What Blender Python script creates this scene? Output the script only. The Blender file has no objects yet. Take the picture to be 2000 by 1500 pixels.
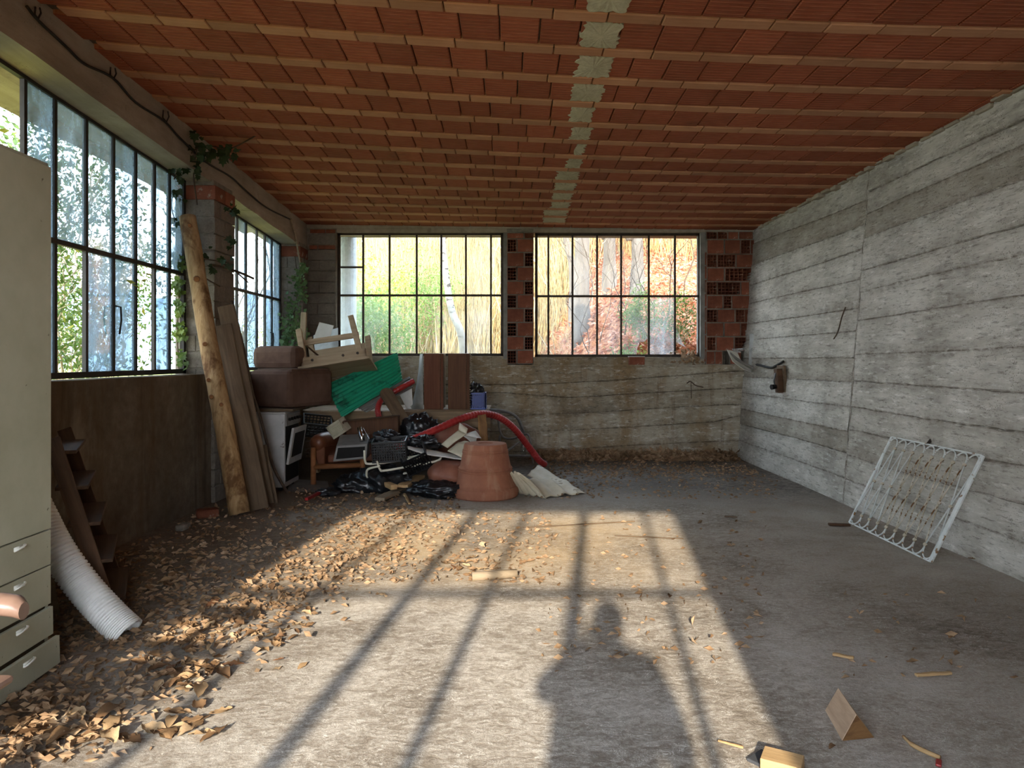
import bpy, math, random
import numpy as np
from mathutils import Vector, Matrix, noise, Euler

# ------------------------------------------------------------------ camera, sky, sun, exposure
random.seed(7)
RS = np.random.RandomState(11)
scene = bpy.context.scene
COL = scene.collection
F, HX, HY, CAMZ = 1400.0, 1000.0, 701.0, 1.5      # focal length and horizon in pixels of the 2000 x 1500 frame

cam_data = bpy.data.cameras.new('camera')
cam_data.sensor_width = 36.0
cam_data.lens = 36.0 * F / 2000.0
cam_data.shift_y = -(750.0 - HY) / 2000.0
cam_data.clip_start = 0.05
cam_data.clip_end = 900
cam = bpy.data.objects.new('camera', cam_data)
cam.location = (0, 0, CAMZ)
cam.rotation_euler = (math.radians(90), 0, 0)
COL.objects.link(cam)
scene.camera = cam

vs = scene.view_settings
vs.view_transform = 'Standard'
vs.look = 'None'
vs.exposure = 0.0
vs.gamma = 1.0
vs.use_curve_mapping = False
scene.cycles.max_bounces = 6
scene.cycles.diffuse_bounces = 3
scene.cycles.glossy_bounces = 2
scene.cycles.transparent_max_bounces = 10
scene.cycles.caustics_reflective = False
scene.cycles.caustics_refractive = False

SKY = 15.0
world = bpy.data.worlds.new('sky')
scene.world = world
world.use_nodes = True
wn = world.node_tree
wn.nodes.clear()
w_out = wn.nodes.new('ShaderNodeOutputWorld')
w_bg = wn.nodes.new('ShaderNodeBackground')
w_tc = wn.nodes.new('ShaderNodeTexCoord')
w_sep = wn.nodes.new('ShaderNodeSeparateXYZ')
w_rmp = wn.nodes.new('ShaderNodeValToRGB')
w_rmp.color_ramp.elements[0].position = 0.0
w_rmp.color_ramp.elements[0].color = (0.93, 0.96, 1.0, 1)
w_rmp.color_ramp.elements[1].position = 0.75
w_rmp.color_ramp.elements[1].color = (0.58, 0.76, 1.0, 1)
w_bg.inputs['Strength'].default_value = SKY
wn.links.new(w_tc.outputs['Generated'], w_sep.inputs[0])
wn.links.new(w_sep.outputs['Z'], w_rmp.inputs['Fac'])
wn.links.new(w_rmp.outputs['Color'], w_bg.inputs['Color'])
wn.links.new(w_bg.outputs[0], w_out.inputs['Surface'])

SUN_EL = math.atan(0.37)
SUN_DIR = Vector((0.122, 1.0, -0.37 * math.sqrt(1 + 0.122 ** 2))).normalized()   # the way the light travels
sun_data = bpy.data.lights.new('sun', 'SUN')
sun_data.energy = 10.5
sun_data.angle = math.radians(0.9)
sun_data.color = (1.0, 0.90, 0.74)
sun = bpy.data.objects.new('sun', sun_data)
sun.rotation_euler = SUN_DIR.to_track_quat('-Z', 'Y').to_euler()
sun.location = (-3, -20, 12)
COL.objects.link(sun)

# ------------------------------------------------------------------ helpers
def P(px, py, d):
    """Point seen at pixel (px, py) at distance d in front of the camera plane."""
    return Vector(((px - HX) / F * d, d, CAMZ - (py - HY) / F * d))
def G(px, py, z=0.0):
    """Point on a level at height z seen at the pixel."""
    d = (CAMZ - z) * F / (py - HY)
    return P(px, py, d)

MW = {}
def place(o, M, parent=None):
    COL.objects.link(o)
    MW[o.name] = M.copy()
    if parent is not None:
        o.parent = parent
        o.matrix_basis = MW[parent.name].inverted() @ M
    else:
        o.matrix_basis = M
    return o
def tag(o, label=None, cat=None, group=None, kind=None):
    if label: o['label'] = label
    if cat: o['category'] = cat
    if group: o['group'] = group
    if kind: o['kind'] = kind
    return o
def thing(name, loc, label, cat, group=None, rz=0.0):
    o = bpy.data.objects.new(name, None)
    o.empty_display_size = 0.1
    place(o, Matrix.Translation(Vector(loc)) @ Matrix.Rotation(rz, 4, 'Z'))
    return tag(o, label, cat, group)
def copy_obj(src, M, parent=None, name=None):
    o = src.copy()
    if name: o.name = name
    place(o, M, parent)
    return o
def frame(p0, p1, up=Vector((0, 0, 1))):
    """Matrix at p0 with local x towards p1."""
    p0 = Vector(p0); x = (Vector(p1) - p0)
    L = x.length; x = x / L
    y = up.cross(x)
    if y.length < 1e-4: y = Vector((0, 1, 0)).cross(x)
    y.normalize(); z = x.cross(y)
    M = Matrix(((x.x, y.x, z.x, p0.x), (x.y, y.y, z.y, p0.y), (x.z, y.z, z.z, p0.z), (0, 0, 0, 1)))
    return M, L

class B:
    """Collects shapes; mk() links them as ONE mesh object."""
    def __init__(s): s.v = []; s.f = []
    def add(s, vs, fs):
        n = len(s.v); s.v += [tuple(v) for v in vs]; s.f += [tuple(i + n for i in f) for f in fs]; return s
    def hexa(s, c):
        return s.add(c, [(0, 3, 2, 1), (4, 5, 6, 7), (0, 1, 5, 4), (1, 2, 6, 5), (2, 3, 7, 6), (3, 0, 4, 7)])
    def box(s, x0, y0, z0, x1, y1, z1, M=None):
        c = [Vector(p) for p in ((x0, y0, z0), (x1, y0, z0), (x1, y1, z0), (x0, y1, z0), (x0, y0, z1), (x1, y0, z1), (x1, y1, z1), (x0, y1, z1))]
        if M is not None: c = [M @ p for p in c]
        return s.hexa(c)
    def tube(s, pts, r, n=8, cap=True, closed=False):
        pts = [Vector(p) for p in pts]; m = len(pts)
        rr = r if isinstance(r, (list, tuple)) else [r] * m
        t0 = (pts[1] - pts[0]).normalized()
        u = t0.orthogonal().normalized(); vs = []; fs = []
        for i in range(m):
            if closed: t = pts[(i + 1) % m] - pts[i - 1]
            else: t = pts[min(i + 1, m - 1)] - pts[max(i - 1, 0)]
            t.normalize(); u = (u - t * u.dot(t))
            if u.length < 1e-5: u = t.orthogonal()
            u.normalize(); w = t.cross(u)
            for k in range(n):
                a = 2 * math.pi * k / n
                vs.append(pts[i] + (u * math.cos(a) + w * math.sin(a)) * rr[i])
        for i in range(m if closed else m - 1):
            j = (i + 1) % m
            for k in range(n):
                l = (k + 1) % n
                fs.append((i * n + k, i * n + l, j * n + l, j * n + k))
        if cap and not closed:
            fs.append(tuple(range(n - 1, -1, -1))); fs.append(tuple((m - 1) * n + k for k in range(n)))
        return s.add(vs, fs)
    def lathe(s, prof, n=32, c=(0, 0, 0)):
        vs = []; fs = []; m = len(prof)
        for (r, z) in prof:
            for k in range(n):
                a = 2 * math.pi * k / n
                vs.append((c[0] + r * math.cos(a), c[1] + r * math.sin(a), c[2] + z))
        for i in range(m - 1):
            for k in range(n):
                l = (k + 1) % n
                fs.append((i * n + k, i * n + l, (i + 1) * n + l, (i + 1) * n + k))
        fs.append(tuple(range(n - 1, -1, -1))); fs.append(tuple((m - 1) * n + k for k in range(n)))
        return s.add(vs, fs)
    def grid(s, rows):
        m, n = len(rows), len(rows[0])
        return s.add([p for r in rows for p in r], [(i * n + j, i * n + j + 1, (i + 1) * n + j + 1, (i + 1) * n + j) for i in range(m - 1) for j in range(n - 1)])
    def prism(s, poly, th):
        """poly: list of Vectors (planar outline), th: Vector of thickness."""
        n = len(poly); a = [Vector(p) for p in poly]; b = [p + Vector(th) for p in a]
        return s.add(a + b, [tuple(range(n - 1, -1, -1)), tuple(range(n, 2 * n))] + [(i, (i + 1) % n, n + (i + 1) % n, n + i) for i in range(n)])
    def mk(s, name, mat, parent=None, M=None, smooth=False, bevel=0, solid=0, subsurf=0, centre=True):
        me = bpy.data.meshes.new(name)
        if M is None:
            if centre:
                a = np.array([tuple(v) for v in s.v]); lo = a.min(0); hi = a.max(0)
                o3 = np.array([(lo[0] + hi[0]) / 2, (lo[1] + hi[1]) / 2, lo[2]])
                a = a - o3; s.v = [tuple(v) for v in a]; M = Matrix.Translation(Vector(o3))
            else: M = Matrix.Identity(4)
        me.from_pydata([tuple(v) for v in s.v], [], s.f)
        me.update()
        if smooth: me.polygons.foreach_set('use_smooth', [True] * len(me.polygons))
        if mat is not None: me.materials.append(mat)
        o = bpy.data.objects.new(name, me)
        place(o, M, parent)
        if bevel:
            b = o.modifiers.new('bevel', 'BEVEL'); b.width = bevel; b.segments = 2; b.limit_method = 'ANGLE'
        if solid:
            b = o.modifiers.new('solid', 'SOLIDIFY'); b.thickness = solid; b.offset = 0
        if subsurf:
            b = o.modifiers.new('sub', 'SUBSURF'); b.levels = subsurf; b.render_levels = subsurf
        return o
def board(name, p0, p1, w, t, mat, parent=None, up=(0, 0, 1), bevel=0.004, wob=0.0, roll=0.0):
    """A plank or bar from p0 to p1: width w across, thickness t along 'up'."""
    M, L = frame(p0, p1, Vector(up))
    if roll: M = M @ Matrix.Rotation(roll, 4, 'X')
    b = B(); n = 6 if wob else 1; rows = []
    for i in range(n + 1):
        x = L * i / n; k = wob
        d = [random.uniform(-k, k) for _ in range(4)]
        rows.append([(x, -w / 2 + d[0], -t / 2), (x, w / 2 + d[1], -t / 2), (x, w / 2 + d[1], t / 2 + d[2]), (x, -w / 2 + d[0], t / 2 + d[2])])
    vs = [p for r in rows for p in r]; fs = [(3, 2, 1, 0), tuple(n * 4 + k for k in range(4))]
    for i in range(n):
        for k in range(4):
            l = (k + 1) % 4
            fs.append((i * 4 + k, i * 4 + l, i * 4 + 4 + l, i * 4 + 4 + k))
    b.add(vs, fs)
    return b.mk(name, mat, parent, M, bevel=bevel)
def pydata(name, v, f, mat, parent=None, M=None, smooth=False):
    me = bpy.data.meshes.new(name)
    me.from_pydata(v if isinstance(v, list) else v.tolist(), [], f if isinstance(f, list) else f.tolist())
    if smooth: me.polygons.foreach_set('use_smooth', [True] * len(me.polygons))
    me.materials.append(mat)
    o = bpy.data.objects.new(name, me)
    return place(o, M or Matrix.Identity(4), parent)
def spline(pts, n=8):
    """Catmull-Rom through the points."""
    p = [Vector(q) for q in pts]; p = [p[0] * 2 - p[1]] + p + [p[-1] * 2 - p[-2]]; out = []
    for i in range(1, len(p) - 2):
        for k in range(n):
            t = k / n
            out.append(0.5 * (2 * p[i] + (p[i + 1] - p[i - 1]) * t + (2 * p[i - 1] - 5 * p[i] + 4 * p[i + 1] - p[i + 2]) * t * t + (3 * p[i] - p[i - 1] - 3 * p[i + 1] + p[i + 2]) * t ** 3))
    out.append(p[-2])
    return out

# ------------------------------------------------------------------ materials
def lin(c):
    if isinstance(c, str):
        c = tuple(int(c[i:i + 2], 16) / 255 for i in (1, 3, 5))
        c = tuple(x / 12.92 if x <= 0.04045 else ((x + 0.055) / 1.055) ** 2.4 for x in c)
    return (c[0], c[1], c[2], 1.0)
class NT:
    def __init__(s, name):
        s.m = bpy.data.materials.new(name); s.m.use_nodes = True
        s.t = s.m.node_tree; s.t.nodes.clear()
        s.out = s.n('ShaderNodeOutputMaterial')
    def n(s, ty, **kw):
        x = s.t.nodes.new(ty)
        for k, v in kw.items(): setattr(x, k, v)
        return x
    def l(s, a, b): s.t.links.new(a, b)
    def val(s, sock, v):
        if hasattr(v, 'links') or hasattr(v, 'is_linked'): s.l(v, sock)
        else: sock.default_value = v
    def math(s, op, a, b=0.0):
        x = s.n('ShaderNodeMath', operation=op); s.val(x.inputs[0], a); s.val(x.inputs[1], b); return x.outputs[0]
    def coord(s, kind='Object'):
        if kind == 'World': return s.n('ShaderNodeNewGeometry').outputs['Position']
        return s.n('ShaderNodeTexCoord').outputs[kind]
    def mapping(s, c, scale=(1, 1, 1), loc=(0, 0, 0), rot=(0, 0, 0)):
        x = s.n('ShaderNodeMapping'); s.l(c, x.inputs['Vector'])
        x.inputs['Scale'].default_value = scale; x.inputs['Location'].default_value = loc; x.inputs['Rotation'].default_value = rot
        return x.outputs[0]
    def noise(s, c, scale=5, detail=5, rough=0.6, dist=0.0):
        x = s.n('ShaderNodeTexNoise'); s.l(c, x.inputs['Vector'])
        x.inputs['Scale'].default_value = scale; x.inputs['Detail'].default_value = detail
        x.inputs['Roughness'].default_value = rough; x.inputs['Distortion'].default_value = dist
        return x.outputs['Fac']
    def voro(s, c, scale=5, feature='F1', out='Distance'):
        x = s.n('ShaderNodeTexVoronoi', feature=feature); s.l(c, x.inputs['Vector']); x.inputs['Scale'].default_value = scale
        return x.outputs[out]
    def ramp(s, fac, stops, interp='LINEAR'):
        x = s.n('ShaderNodeValToRGB'); x.color_ramp.interpolation = interp; e = x.color_ramp.elements
        while len(e) > 1: e.remove(e[-1])
        e[0].position = stops[0][0]; e[0].color = lin(stops[0][1])
        for p, c in stops[1:]:
            k = e.new(p); k.color = lin(c)
        s.l(fac, x.inputs['Fac'])
        return x.outputs['Color']
    def step(s, fac, a, b):
        x = s.n('ShaderNodeMapRange'); x.clamp = True; s.val(x.inputs['Value'], fac)
        x.inputs['From Min'].default_value = a; x.inputs['From Max'].default_value = b
        return x.outputs['Result']
    def mix(s, fac, a, b, blend='MIX'):
        x = s.n('ShaderNodeMix', data_type='RGBA', blend_type=blend)
        s.val(x.inputs[0], fac)
        for sock, v in ((x.inputs[6], a), (x.inputs[7], b)):
            if isinstance(v, (str, tuple, list)): sock.default_value = lin(v)
            else: s.l(v, sock)
        return x.outputs[2]
    def bump(s, h, strength=0.3, dist=0.01, normal=None):
        x = s.n('ShaderNodeBump'); s.l(h, x.inputs['Height'])
        x.inputs['Strength'].default_value = strength; x.inputs['Distance'].default_value = dist
        if normal is not None: s.l(normal, x.inputs['Normal'])
        return x.outputs[0]
    def rand(s): return s.n('ShaderNodeObjectInfo').outputs['Random']
    def done(s, color, rough=0.8, normal=None, spec=0.3, metal=0.0, **kw):
        x = s.n('ShaderNodeBsdfPrincipled')
        if isinstance(color, (str, tuple)): x.inputs['Base Color'].default_value = lin(color)
        else: s.l(color, x.inputs['Base Color'])
        s.val(x.inputs['Roughness'], rough); x.inputs['Specular IOR Level'].default_value = spec
        x.inputs['Metallic'].default_value = metal
        if normal is not None: s.l(normal, x.inputs['Normal'])
        for k, v in kw.items(): s.val(x.inputs[k.replace('_', ' ')], v)
        s.l(x.outputs[0], s.out.inputs['Surface'])
        return s.m
    def vary(s, color, amount=0.15):
        """A little brightness change from object to object."""
        h = s.n('ShaderNodeHueSaturation'); s.l(color, h.inputs['Color'])
        r = s.n('ShaderNodeMapRange'); s.l(s.rand(), r.inputs['Value'])
        r.inputs['To Min'].default_value = 1 - amount; r.inputs['To Max'].default_value = 1 + amount
        s.l(r.outputs[0], h.inputs['Value'])
        return h.outputs[0]

def plain(name, c0, c1=None, scale=6, rough=0.7, bump=0.15, coord='Object', stretch=(1, 1, 1), spec=0.3, metal=0.0, vary=0.0, fine=40, dist=0.004, specks=None):
    t = NT(name); c = t.coord(coord); m = t.mapping(c, stretch)
    n = t.noise(m, scale, 6, 0.62)
    col = t.ramp(n, [(0.32, c0), (0.68, c1 or c0)])
    if specks:
        col = t.mix(t.step(t.noise(c, specks[1], 3, 0.6), specks[2], specks[2] + 0.06), col, specks[0])
    if vary: col = t.vary(col, vary)
    nb = t.bump(t.noise(m, fine, 4, 0.6), bump, dist) if bump else None
    return t.done(col, rough, nb, spec, metal)
def wood(name, c0, c1, knots=False, rough=0.75, along=0, scale=9.0, bump=0.35, vary=0.1):
    st = [1.0, 1.0, 1.0]; st[along] = 0.08
    t = NT(name); c = t.coord('Object'); m = t.mapping(c, tuple(st))
    n = t.noise(m, scale * 2.2, 6, 0.65, 0.6)
    col = t.ramp(n, [(0.3, c0), (0.7, c1)])
    patch = t.noise(c, 3.0, 4, 0.6)
    col = t.mix(t.math('MULTIPLY', t.step(patch, 0.5, 0.72), 0.5), col, c0)
    if knots:
        st2 = [1.0, 1.0, 1.0]; st2[along] = 0.45
        k = t.voro(t.mapping(c, tuple(st2)), 3.2)
        col = t.mix(t.step(k, 0.10, 0.045), col, knots)
    if vary: col = t.vary(col, vary)
    return t.done(col, rough, t.bump(t.noise(m, scale * 5, 4, 0.7), bump, 0.006), 0.25)

def concrete(name, stops, joint=None, stain=None, lowdirt=None, scale=1.2, coord='World', grain=(1, 1, 1), pits=0.55, bump=0.5, tone=False, speck=0.0):
    t = NT(name); c = t.coord(coord)
    g = t.mapping(c, grain)
    n1 = t.noise(c, scale, 7, 0.62, 0.3)
    n2 = t.noise(g, scale * 9, 6, 0.65)
    f = t.math('ADD', t.math('MULTIPLY', n1, 0.6), t.math('MULTIPLY', n2, 0.4))
    col = t.ramp(f, stops)
    if stain:
        for (sc, st, a, b, k, sn) in stain:
            s1 = t.noise(t.mapping(c, st, (sc, 1.7, 0.3)), 1.0, 6, 0.65, 0.4)
            col = t.mix(t.math('MULTIPLY', t.step(s1, a, b), k), col, sn)
    if speck:
        fs = t.noise(g, 38, 5, 0.75)
        col = t.mix(t.math('MULTIPLY', t.step(fs, 0.53, 0.66), speck), col, '#4c453c')
        fl = t.noise(t.mapping(g, (1, 1, 1), (5, 2, 9)), 24, 5, 0.75)
        col = t.mix(t.math('MULTIPLY', t.step(fl, 0.55, 0.7), speck), col, '#efebe2')
    pv = t.voro(c, 60.0)
    pn = t.noise(c, 4.0, 3, 0.5)
    pit = t.math('MULTIPLY', t.step(pv, 0.20, 0.10), t.step(pn, pits, pits + 0.08))
    col = t.mix(t.math('MULTIPLY', pit, 0.75), col, '#3a342d')
    if tone:
        ta = t.n('ShaderNodeAttribute'); ta.attribute_name = 'tone'
        col = t.mix(tone, col, t.ramp(ta.outputs['Fac'], [(0.0, '#bdb5a9'), (0.5, '#ffffff'), (1.0, '#ffffff')]), 'MULTIPLY')
    if joint:
        a = t.n('ShaderNodeAttribute'); a.attribute_name = 'joint'
        jn = t.noise(c, 14.0, 4, 0.7)
        j = t.math('MULTIPLY', a.outputs['Fac'], t.step(jn, 0.30, 0.60))
        col = t.mix(t.math('MULTIPLY', j, 0.9), col, joint)
    h = t.math('SUBTRACT', t.math('ADD', t.math('MULTIPLY', t.noise(g, 45, 6, 0.7), 0.5), t.math('MULTIPLY', n2, 0.7)), t.math('MULTIPLY', pit, 0.8))
    return t.done(col, 0.9, t.bump(h, bump, 0.012), 0.2)
# ------------------------------------------------------------------ material set
M_tile = None
def tile_mat(name, stops, grooves, depth):
    t = NT(name); c = t.coord('Object')
    sx = t.n('ShaderNodeSeparateXYZ'); t.l(c, sx.inputs[0])
    n = t.noise(t.mapping(c, (0.6, 6, 1)), 6, 6, 0.65)
    rnd = t.n('ShaderNodeVectorMath', operation='ADD'); t.l(c, rnd.inputs[0])
    cx = t.n('ShaderNodeCombineXYZ'); t.l(t.math('MULTIPLY', t.rand(), 37.0), cx.inputs[0]); t.l(cx.outputs[0], rnd.inputs[1])
    big = t.noise(rnd.outputs[0], 5, 4, 0.6)
    col = t.ramp(t.math('ADD', t.math('MULTIPLY', n, 0.5), t.math('MULTIPLY', big, 0.5)), stops)
    w = t.math('SINE', t.math('MULTIPLY', sx.outputs['Y'], 2 * math.pi * grooves / depth)) if grooves else n
    if grooves:
        thin = t.step(t.math('ABSOLUTE', w), 0.30, 0.0)
        streak = t.math('MULTIPLY', thin, t.step(t.noise(t.mapping(rnd.outputs[0], (2.5, 14, 1)), 3.0, 3, 0.6), 0.40, 0.62))
        col = t.mix(t.math('MULTIPLY', streak, 0.8), col, '#c99a78')
        col = t.mix(t.math('MULTIPLY', t.step(w, 0.55, 1.0), 0.22), col, '#5a2613')
    # grime with a shape of its own
    g = t.noise(t.n('ShaderNodeNewGeometry').outputs['Position'], 1.4, 5, 0.6)
    col = t.mix(t.math('MULTIPLY', t.step(g, 0.63, 0.76), 0.45), col, '#4a3a2c')
    col = t.vary(col, 0.16)
    h = t.math('ADD', t.math('MULTIPLY', w, 0.5), t.math('MULTIPLY', n, 0.5))
    return t.done(col, 0.85, t.bump(h, 0.5, 0.006), 0.2)
M_tile = tile_mat('ceiling_tile_clay', [(0.3, '#80432e'), (0.55, '#934f38'), (0.8, '#a55f46')], 8, 0.355)
M_rib = tile_mat('rib_tile_clay', [(0.3, '#9b6c50'), (0.55, '#ad7d60'), (0.8, '#bb8f72')], 0, 1)
M_slab = plain('ceiling_mortar', '#4b4038', '#6a5d50', 5, 0.95, 0.4, 'World')
M_patch = concrete('ceiling_concrete', [(0.3, '#8f8873'), (0.6, '#b9b29b'), (0.8, '#cfc8b2')], scale=4, pits=0.7)

M_wall_r = concrete('board_marked_concrete', [(0.32, '#8d877d'), (0.5, '#b9b3a7'), (0.68, '#d6d1c6')], joint='#55493d',
    stain=[(0.0, (0.5, 0.35, 1.4), 0.55, 0.75, 0.55, '#857969'), (3.0, (1.2, 0.5, 3.5), 0.58, 0.72, 0.4, '#6f675d'), (7.0, (0.6, 0.6, 0.6), 0.56, 0.7, 0.45, '#e2ded5')],
    scale=1.1, grain=(1, 0.22, 1.2), pits=0.46, bump=0.9, tone=0.7, speck=0.6)
M_wall_b = concrete('stained_concrete', [(0.30, '#857b6a'), (0.5, '#aba18e'), (0.7, '#c6bdaa')], joint='#453a2e',
    stain=[(1.0, (1.4, 1.0, 0.7), 0.46, 0.62, 0.8, '#8a6f4a'), (5.0, (5.0, 1.0, 0.5), 0.58, 0.70, 0.6, '#6b4a2a'), (9.0, (1.0, 1.0, 2.0), 0.55, 0.7, 0.5, '#5e564b')],
    scale=1.3, grain=(0.3, 1, 1.0), pits=0.46, tone=0.3, speck=0.6)
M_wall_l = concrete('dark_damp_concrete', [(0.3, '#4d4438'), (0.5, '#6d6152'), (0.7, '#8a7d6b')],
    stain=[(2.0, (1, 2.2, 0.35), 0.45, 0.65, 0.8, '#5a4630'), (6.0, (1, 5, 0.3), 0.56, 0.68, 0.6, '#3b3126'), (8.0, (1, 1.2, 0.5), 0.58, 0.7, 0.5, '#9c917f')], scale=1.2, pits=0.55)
M_beam = concrete('beam_concrete', [(0.3, '#847a6c'), (0.55, '#a59a8a'), (0.75, '#bdb3a3')],
    stain=[(4.0, (0.4, 0.5, 1.5), 0.55, 0.7, 0.5, '#6e6254'), (5.0, (2, 3, 2), 0.62, 0.7, 0.5, '#4d443a')], scale=1.4, grain=(1, 0.1, 1))
M_block = concrete('concrete_block', [(0.3, '#5f584d'), (0.55, '#7d756a'), (0.75, '#989084')], scale=3, coord='World', pits=0.42, bump=0.9)
M_mortar = plain('mortar', '#6d665b', '#918a7d', 14, 0.95, 0.6, 'World', fine=60, dist=0.01)
M_brick = plain('red_brick', '#703e2c', '#8a523c', 8, 0.88, 0.4, vary=0.22, fine=50, specks=('#a19382', 9, 0.63))
M_hole_shade = plain('painted_hole_shade', '#150e0b', '#221610', 8, 0.95, 0.3)  # near-black colour paints in the shade deep inside the hollow bricks
M_iron = plain('black_iron_frame', '#15130f', '#2b2620', 12, 0.6, 0.3, 'World', spec=0.4)
M_iron_b = plain('rusty_iron_frame', '#241d17', '#43352a', 14, 0.7, 0.3, 'World', spec=0.4)
M_jamb = plain('grey_jamb', '#6d6a64', '#8b8880', 7, 0.9, 0.3, 'World')

def glass(name, haze, tint='#e8f0f2', spots=0.5, trans=(0.93, 0.96, 0.96)):
    t = NT(name); c = t.coord('World')
    tr = t.n('ShaderNodeBsdfTransparent'); tr.inputs[0].default_value = (*trans, 1)
    gl = t.n('ShaderNodeBsdfGlossy'); gl.inputs['Roughness'].default_value = 0.05
    fr = t.n('ShaderNodeFresnel'); fr.inputs[0].default_value = 1.35
    m1 = t.n('ShaderNodeMixShader'); t.l(t.math('MULTIPLY', fr.outputs[0], 0.35), m1.inputs[0]); t.l(tr.outputs[0], m1.inputs[1]); t.l(gl.outputs[0], m1.inputs[2])
    df = t.n('ShaderNodeBsdfDiffuse'); df.inputs[0].default_value = lin(tint)
    tl = t.n('ShaderNodeBsdfTranslucent'); tl.inputs[0].default_value = lin(tint)
    m0 = t.n('ShaderNodeMixShader'); m0.inputs[0].default_value = 0.65; t.l(df.outputs[0], m0.inputs[1]); t.l(tl.outputs[0], m0.inputs[2])
    n = t.noise(t.mapping(c, (2.0, 2.0, 0.8)), 2.2, 6, 0.7)
    n2 = t.noise(c, 26, 4, 0.7)
    f = t.math('ADD', t.math('MULTIPLY', t.step(n, 0.3, 0.75), haze), t.math('MULTIPLY', t.step(n2, 0.55, 0.75), haze * spots))
    m2 = t.n('ShaderNodeMixShader'); t.l(f, m2.inputs[0]); t.l(m1.outputs[0], m2.inputs[1]); t.l(m0.outputs[0], m2.inputs[2])
    t.l(m2.outputs[0], t.out.inputs['Surface'])
    return t.m
M_gl_dirty = glass('dusty_glass', 0.30)
M_gl_left = glass('dusty_left_glass', 0.5, '#a5b4c0', trans=(0.60, 0.66, 0.71))
M_gl_left2 = glass('grimy_left_glass', 0.75, '#93a5b4', trans=(0.56, 0.63, 0.69))
M_gl_mid = glass('streaked_glass', 0.13)
M_gl_clear = glass('clear_glass', 0.035, spots=1.0)

# floor
def floor_mat():
    t = NT('dusty_concrete_floor'); c = t.coord('World')
    sx = t.n('ShaderNodeSeparateXYZ'); t.l(c, sx.inputs[0]); X, Y = sx.outputs['X'], sx.outputs['Y']
    n1 = t.noise(c, 0.9, 7, 0.62, 0.4); n2 = t.noise(t.mapping(c, (3, 5.2, 1)), 4, 6, 0.72, 1.2); n3 = t.noise(c, 48, 5, 0.8)
    f = t.math('ADD', t.math('ADD', t.math('MULTIPLY', n1, 0.45), t.math('MULTIPLY', n2, 0.30)), t.math('MULTIPLY', n3, 0.25))
    col = t.ramp(f, [(0.38, '#6e6356'), (0.48, '#9d9284'), (0.57, '#c4bbae'), (0.68, '#e2dcd2')])
    # pale scraped streaks left by the trowel
    sw = t.noise(t.mapping(c, (3, 3, 1)), 2.0, 3, 0.5, 2.5)
    st = t.math('MULTIPLY', t.step(t.math('SINE', t.math('MULTIPLY', sw, 130.0)), 0.2, 0.95), t.step(n2, 0.45, 0.6))
    col = t.mix(t.math('MULTIPLY', st, 0.7), col, '#ece7de')
    # brown dirt to the right and at the back
    dr = t.math('MULTIPLY', t.step(t.math('ADD', X, t.math('MULTIPLY', n1, 1.6)), 1.6, 3.4), t.step(n2, 0.32, 0.6))
    col = t.mix(t.math('MULTIPLY', dr, 0.55), col, '#6a5d50')
    db = t.step(t.math('ADD', Y, t.math('MULTIPLY', n1, 1.4)), 7.6, 9.0)
    col = t.mix(t.math('MULTIPLY', t.math('MULTIPLY', db, t.step(n2, 0.30, 0.58)), 0.9), col, '#453c33')
    # dark soil along the left wall
    dl = t.step(t.math('ADD', X, t.math('MULTIPLY', n1, 1.8)), 0.1, -1.3)
    col = t.mix(t.math('MULTIPLY', dl, 0.80), col, t.ramp(n3, [(0.3, '#3d3022'), (0.7, '#75614a')]))
    # yellow sawdust
    sd = t.math('MULTIPLY', t.step(t.math('ABSOLUTE', t.math('SUBTRACT', Y, 5.9)), 1.7, 0.4), t.step(t.math('ABSOLUTE', t.math('ADD', X, 0.2)), 1.9, 0.8))
    gr = t.noise(c, 130, 2, 0.6)
    sd = t.math('MULTIPLY', sd, t.step(t.math('ADD', t.math('MULTIPLY', gr, 0.6), t.math('MULTIPLY', n1, 0.4)), 0.42, 0.55))
    col = t.mix(t.math('MULTIPLY', sd, 0.75), col, '#c3a06a')
    sp = t.step(t.voro(c, 45), 0.12, 0.05)
    col = t.mix(t.math('MULTIPLY', sp, t.math('MULTIPLY', t.step(n1, 0.45, 0.6), 0.8)), col, '#3a2c20')
    h = t.math('ADD', n3, t.math('MULTIPLY', n2, 0.8))
    return t.done(col, 0.9, t.bump(h, 0.6, 0.012), 0.25)
M_floor = floor_mat()

# ------------------------------------------------------------------ the room
XL, XR0, LEAN, YB, YF = -3.13, 3.43, 0.078, 10.9, -0.95
def zc(x, y):
    a = 0.05 * (max(0.0, (3.75 - x)) / 6.83) ** 2
    return 3.513 - 0.0117 * x + a * (YB - y)
def zbeam(y): return 3.19 + 0.0525 * (10.36 - y)

b = B()
b.box(-3.6, YF - 0.3, -0.15, 3.75, 11.3, 0.0)
floor = b.mk('floor', M_floor); tag(floor, 'dusty concrete floor with sunlight and leaf litter', kind='structure')

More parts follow.
